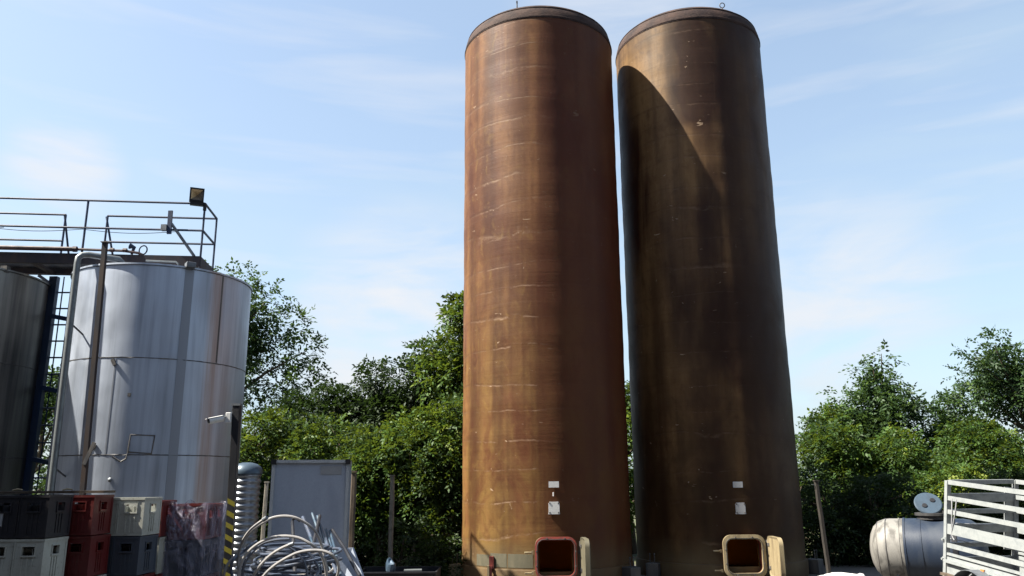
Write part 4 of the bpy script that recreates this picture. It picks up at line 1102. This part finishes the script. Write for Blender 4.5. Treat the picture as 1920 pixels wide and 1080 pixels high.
# ------------------------------------------------------------------ trees
def leaf_cloud(name, clumps, n_spray, leaf, mat, parent, bias=0.0, droop=.4, pin=7):
    """clumps: (cx,cy,cz,r). Every spray is a twig with leaflets on both sides."""
    C = np.array(clumps); w = C[:, 3] ** 2; w /= w.sum()
    idx = rng.choice(len(C), n_spray, p=w)
    d = rng.normal(size=(n_spray, 3)); d /= np.linalg.norm(d, axis=1)[:, None]
    rad = C[idx, 3] * rng.uniform(.35, 1.0, n_spray) ** .5 * (1 + .14 * rng.normal(size=n_spray))
    o = C[idx, :3] + d * rad[:, None] * np.array([1, 1, .85])
    o[:, 2] = np.maximum(o[:, 2], .05)
    tw = d * .8 + rng.normal(size=(n_spray, 3)) * .45 + np.array([0, 0, .15]); tw /= np.linalg.norm(tw, axis=1)[:, None]
    upv = np.array([0, 0, 1.0]) + rng.normal(size=(n_spray, 3)) * .45
    sd_ = np.cross(tw, upv); sd_ /= np.linalg.norm(sd_, axis=1)[:, None] + 1e-9
    nn = np.cross(sd_, tw)
    ctone = rng.uniform(0, .75, len(C))[idx] + rng.normal(size=n_spray) * .10 + (rng.random(n_spray) < .05) * .3
    ctone = ctone + bias
    V = []; T = []
    L = leaf * rng.uniform(.7, 1.25, n_spray)
    tl = L * pin * .42
    for k in range(pin):
        s_ = (k + .5) / pin
        sg = 1 if k % 2 else -1
        if k == pin - 1: sg = 0
        base = o + tw * (tl * s_)[:, None] - np.array([0, 0, 1.0]) * (droop * tl * s_ * s_)[:, None]
        ld_ = sd_ * sg * .9 + tw * .55 + nn * rng.uniform(-.25, .15, (n_spray, 1)) + rng.normal(size=(n_spray, 3)) * .22 - np.array([0, 0, droop * .5])
        ld_ /= np.linalg.norm(ld_, axis=1)[:, None]
        wd = np.cross(ld_, nn + rng.normal(size=(n_spray, 3)) * .3); wd /= np.linalg.norm(wd, axis=1)[:, None] + 1e-9
        fold = np.cross(wd, ld_)
        l = (L * rng.uniform(.75, 1.15, n_spray))[:, None]
        mid = base + ld_ * l * .45
        q = np.stack([base, mid + wd * l * .24 + fold * l * .05, base + ld_ * l - np.array([0, 0, 1.0]) * l * .08, mid - wd * l * .24 + fold * l * .05], 1)
        V.append(q); T.append(ctone + rng.normal(size=n_spray) * .06)
    V = np.concatenate(V).reshape(-1, 3); T = np.concatenate(T)
    nf = len(T)
    if parent is not None:
        V = V - np.array(WM[parent.name].translation)
    me = bpy.data.meshes.new(name)
    me.vertices.add(nf * 4); me.vertices.foreach_set('co', V.astype(np.float32).ravel())
    me.loops.add(nf * 4); me.loops.foreach_set('vertex_index', np.arange(nf * 4, dtype=np.int32))
    me.polygons.add(nf); me.polygons.foreach_set('loop_start', np.arange(0, nf * 4, 4, dtype=np.int32))
    try: me.polygons.foreach_set('loop_total', np.full(nf, 4, dtype=np.int32))
    except Exception: pass
    me.update(calc_edges=True)
    a = me.attributes.new('tone', 'FLOAT', 'FACE'); a.data.foreach_set('value', np.clip(T, 0, 1).astype(np.float32))
    return link(name, me, mat, parent)
def crown_clumps(cx, cy, z0, z1, rx, ry, n, cr, top=.35, seed=1):
    """clumps over an uneven crown: wide in the lower middle, narrower at the top"""
    rs = np.random.default_rng(seed); out = []
    for i in range(n):
        h = rs.uniform(0, 1) ** .85
        prof = math.sin(PI * min(.97, .12 + h * .80)) ** .6 * (1 - h * (1 - top)) / (1 - .4 * (1 - top)) 
        a = rs.uniform(0, 2 * PI); rr_ = rs.uniform(.25, 1.05) ** .6
        r = cr * rs.uniform(.6, 1.25) * (1 - .35 * h)
        out.append((cx + rx * prof * rr_ * math.cos(a), cy + ry * prof * rr_ * math.sin(a), z0 + (z1 - z0 - cr * .6) * h, r))
    out.append((cx, cy, z1 - cr * .7, cr * .55))
    return out
def tree(label, cx, cy, z0, z1, rx, mat='leaf', n=34, sprays=3600, leaf=.10, cr=.6, top=.35, seed=1, cat='tree', name='leafy_tree', extra=(), bias=0.0, ry=None, group='trees and bushes along the hedge'):
    t = thing(name, label, cat, (cx, cy, 0), 0, group)
    cl_ = crown_clumps(cx, cy, z0, z1, rx, ry or rx * .8, n, cr, top, seed) + list(extra)
    rs = random.Random(seed)
    b = MB(); tr = .05 + .018 * z1
    h = z0 + (z1 - z0) * .75
    pts = [(cx + rs.uniform(-.08, .08) * i, cy + rs.uniform(-.05, .05) * i, h * i / 6) for i in range(7)]
    b.tube(pts, [tr * (1 - .13 * i) for i in range(7)], 8)
    for c in cl_[::2]:
        k = min(5, max(1, int((c[2] - .5) / h * 6)))
        p = Vector(pts[k]); q = Vector(c[:3]); m_ = p.lerp(q, .5) + Vector((0, 0, .12))
        b.tube([p, m_, q], [tr * .32, tr * .2, tr * .07], 5)
    b.build('trunk', M['bark'], t, smooth=True)
    leaf_cloud('crown', cl_, sprays, leaf, M[mat], t, bias)
    return t
# left, behind the tanks
tree('pale-tipped tall tree rising directly behind the bright stainless tank', -7.65, 21.0, 1.4, 6.95, 2.2, 'leaf_cool', 46, 5600, .125, .75, .45, 11, group=None or 'trees and bushes along the hedge',
     extra=[(-5.75, 20.6, 5.7, .42), (-5.35, 20.6, 5.0, .42), (-5.3, 20.5, 4.2, .5), (-6.4, 20.4, 6.3, .45), (-7.0, 20.4, 6.85, .35), (-8.3, 20.6, 6.9, .45), (-7.7, 20.6, 7.0, .3), (-6.0, 20.5, 3.5, .5)])
tree('leafy tree seen through the ladder between the two stainless tanks', -12.6, 21.5, .6, 4.9, 2.2, 'leaf_cool', 30, 2600, .12, .7, .5, 12)
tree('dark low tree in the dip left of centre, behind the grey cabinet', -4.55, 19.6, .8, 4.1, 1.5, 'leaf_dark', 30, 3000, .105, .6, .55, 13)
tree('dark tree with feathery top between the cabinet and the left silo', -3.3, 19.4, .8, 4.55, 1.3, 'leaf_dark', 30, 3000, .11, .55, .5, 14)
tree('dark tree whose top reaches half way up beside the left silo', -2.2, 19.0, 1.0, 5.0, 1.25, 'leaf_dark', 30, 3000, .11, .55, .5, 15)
tree('bright green tree hugging the left edge of the left silo', -.95, 18.2, 1.0, 5.9, 1.0, 'leaf', 40, 4200, .115, .55, .35, 16,
     extra=[(-1.35, 17.8, 4.6, .4), (-1.6, 17.8, 4.0, .5), (-1.2, 17.8, 5.2, .3), (-1.9, 17.9, 4.45, .3)])
# front bushes, left
for a in (
    ('rounded bush with yellow-green tips beside the camera post', -5.15, 16.9, .3, 3.15, 1.15, 'leaf', 28, 2900, .09, .5, .6, 21, .05),
    ('yellow-green bush above the top edge of the grey cabinet', -3.75, 16.6, .3, 3.1, .95, 'leaf', 28, 2700, .09, .45, .6, 22, .15),
    ('mid green bush just right of the grey cabinet', -2.65, 16.2, 1.05, 2.75, .95, 'leaf', 28, 2700, .09, .45, .6, 23, .05),
    ('thick green bush behind the pale fence post', -1.75, 15.9, 1.25, 3.1, .95, 'leaf', 32, 3000, .09, .45, .55, 24, .0),
    ('tangled green bush touching the foot of the left silo', -.95, 15.95, 1.35, 3.4, .8, 'leaf', 28, 2600, .09, .45, .55, 25, .0),
    ('dark understorey behind the pale fence post', -1.7, 17.4, .0, 2.0, 1.2, 'leaf_dark', 26, 2400, .085, .5, .75, 51, -.1),  # this and the next: added understorey, shade put into the leaf colour
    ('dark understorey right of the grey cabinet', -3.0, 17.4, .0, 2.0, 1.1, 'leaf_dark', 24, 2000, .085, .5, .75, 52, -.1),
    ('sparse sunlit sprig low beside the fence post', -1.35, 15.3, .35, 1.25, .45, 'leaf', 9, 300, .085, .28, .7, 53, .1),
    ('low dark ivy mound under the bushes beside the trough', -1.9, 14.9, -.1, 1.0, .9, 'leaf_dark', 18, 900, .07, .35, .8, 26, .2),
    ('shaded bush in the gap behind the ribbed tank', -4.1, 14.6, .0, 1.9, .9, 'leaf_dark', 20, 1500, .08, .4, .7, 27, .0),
    ('dark shrub at the foot of the gap between the stainless tanks', -8.6, 17.5, .0, 2.6, 1.3, 'leaf_dark', 22, 1600, .10, .5, .7, 28, .1)):
    tree(*a[:13], cat='bush', name='leafy_bush', bias=a[13])
# between and right of the silos
tree('sliver of green tree showing in the slot between the two silos', 2.75, 19.5, .3, 4.0, 1.2, 'leaf', 24, 2200, .11, .5, .5, 31)
tree('small slender tree beside the right edge of the right silo', 8.85, 22.3, .7, 3.6, .97, 'leaf', 22, 1800, .12, .45, .35, 32, extra=[(8.3, 22.0, 2.85, .45)])
tree('pointed tree with wispy top, tallest just right of the silos', 10.65, 23.0, .7, 4.85, 1.45, 'leaf_cool', 40, 4200, .13, .57, .22, 33,
     extra=[(10.75, 22.8, 4.9, .22), (10.6, 22.8, 5.15, .16), (9.97, 22.8, 4.75, .16), (10.3, 22.8, 4.8, .14), (9.23, 22.8, 4.0, .25), (9.06, 22.8, 3.3, .28), (9.46, 22.8, 3.1, .45)])
tree('low rounded tree in the dip between the pointed tree and the right-edge tree', 12.5, 23.2, .7, 4.05, 1.25, 'leaf_cool', 26, 2400, .12, .5, .5, 34)
tree('large airy tree at the right edge of the picture', 14.9, 23.5, .7, 5.6, 2.0, 'leaf_cool', 46, 4600, .13, .68, .55, 35,
     extra=[(13.2, 23.0, 4.5, .45), (13.4, 23.0, 5.05, .35), (12.9, 23.0, 3.9, .28), (14.0, 23.0, 5.4, .4)])
for a in (
    ('bush against the right silo with yellow-green leaves at its top', 7.9, 20.2, .1, 2.95, 1.15, 'leaf', 28, 2900, .10, .55, .6, 41, .0),
    ('rounded bright bush under the pointed tree', 9.6, 20.4, .1, 2.95, 1.3, 'leaf', 30, 3200, .10, .55, .6, 42, .0),
    ('yellowish bush directly above the milk tank lid', 9.9, 18.9, .2, 1.95, 1.1, 'leaf', 24, 2300, .09, .45, .7, 43, .22),
    ('olive bush between the milk tank and the right-edge tree', 11.6, 20.3, .1, 3.15, 1.35, 'leaf', 30, 3200, .10, .55, .6, 44, .0),
    ('dense bush behind the trailer at the right edge', 13.7, 20.2, .1, 3.15, 1.5, 'leaf', 32, 3400, .10, .55, .6, 45, .0),
    ('dark bramble heap in the shade right beside the foot of the right silo', 6.35, 17.4, .0, 2.0, 1.15, 'leaf_dark', 26, 2600, .08, .45, .75, 48, .0),  # bush added to blacken the sunlit gap by the silo
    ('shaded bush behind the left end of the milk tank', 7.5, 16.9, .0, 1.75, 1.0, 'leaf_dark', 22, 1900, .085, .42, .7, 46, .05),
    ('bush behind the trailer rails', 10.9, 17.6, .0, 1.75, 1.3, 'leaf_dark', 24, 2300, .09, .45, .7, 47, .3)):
    tree(*a[:13], cat='bush', name='leafy_bush', bias=a[13])
# far wood that closes the horizon: one mass
wood = []
rs = np.random.default_rng(99)
for i in range(170):
    x = -34 + i * .41; wood.append((x, 29 + rs.uniform(-1, 2), rs.uniform(.3, 2.3), rs.uniform(.8, 1.3)))
o = leaf_cloud('far_wood', wood, 11000, .17, M['leaf_dark'], None, .1, pin=5); o['kind'] = 'stuff'
tag(o, 'dark mass of woodland closing the view behind the hedge', 'wood')
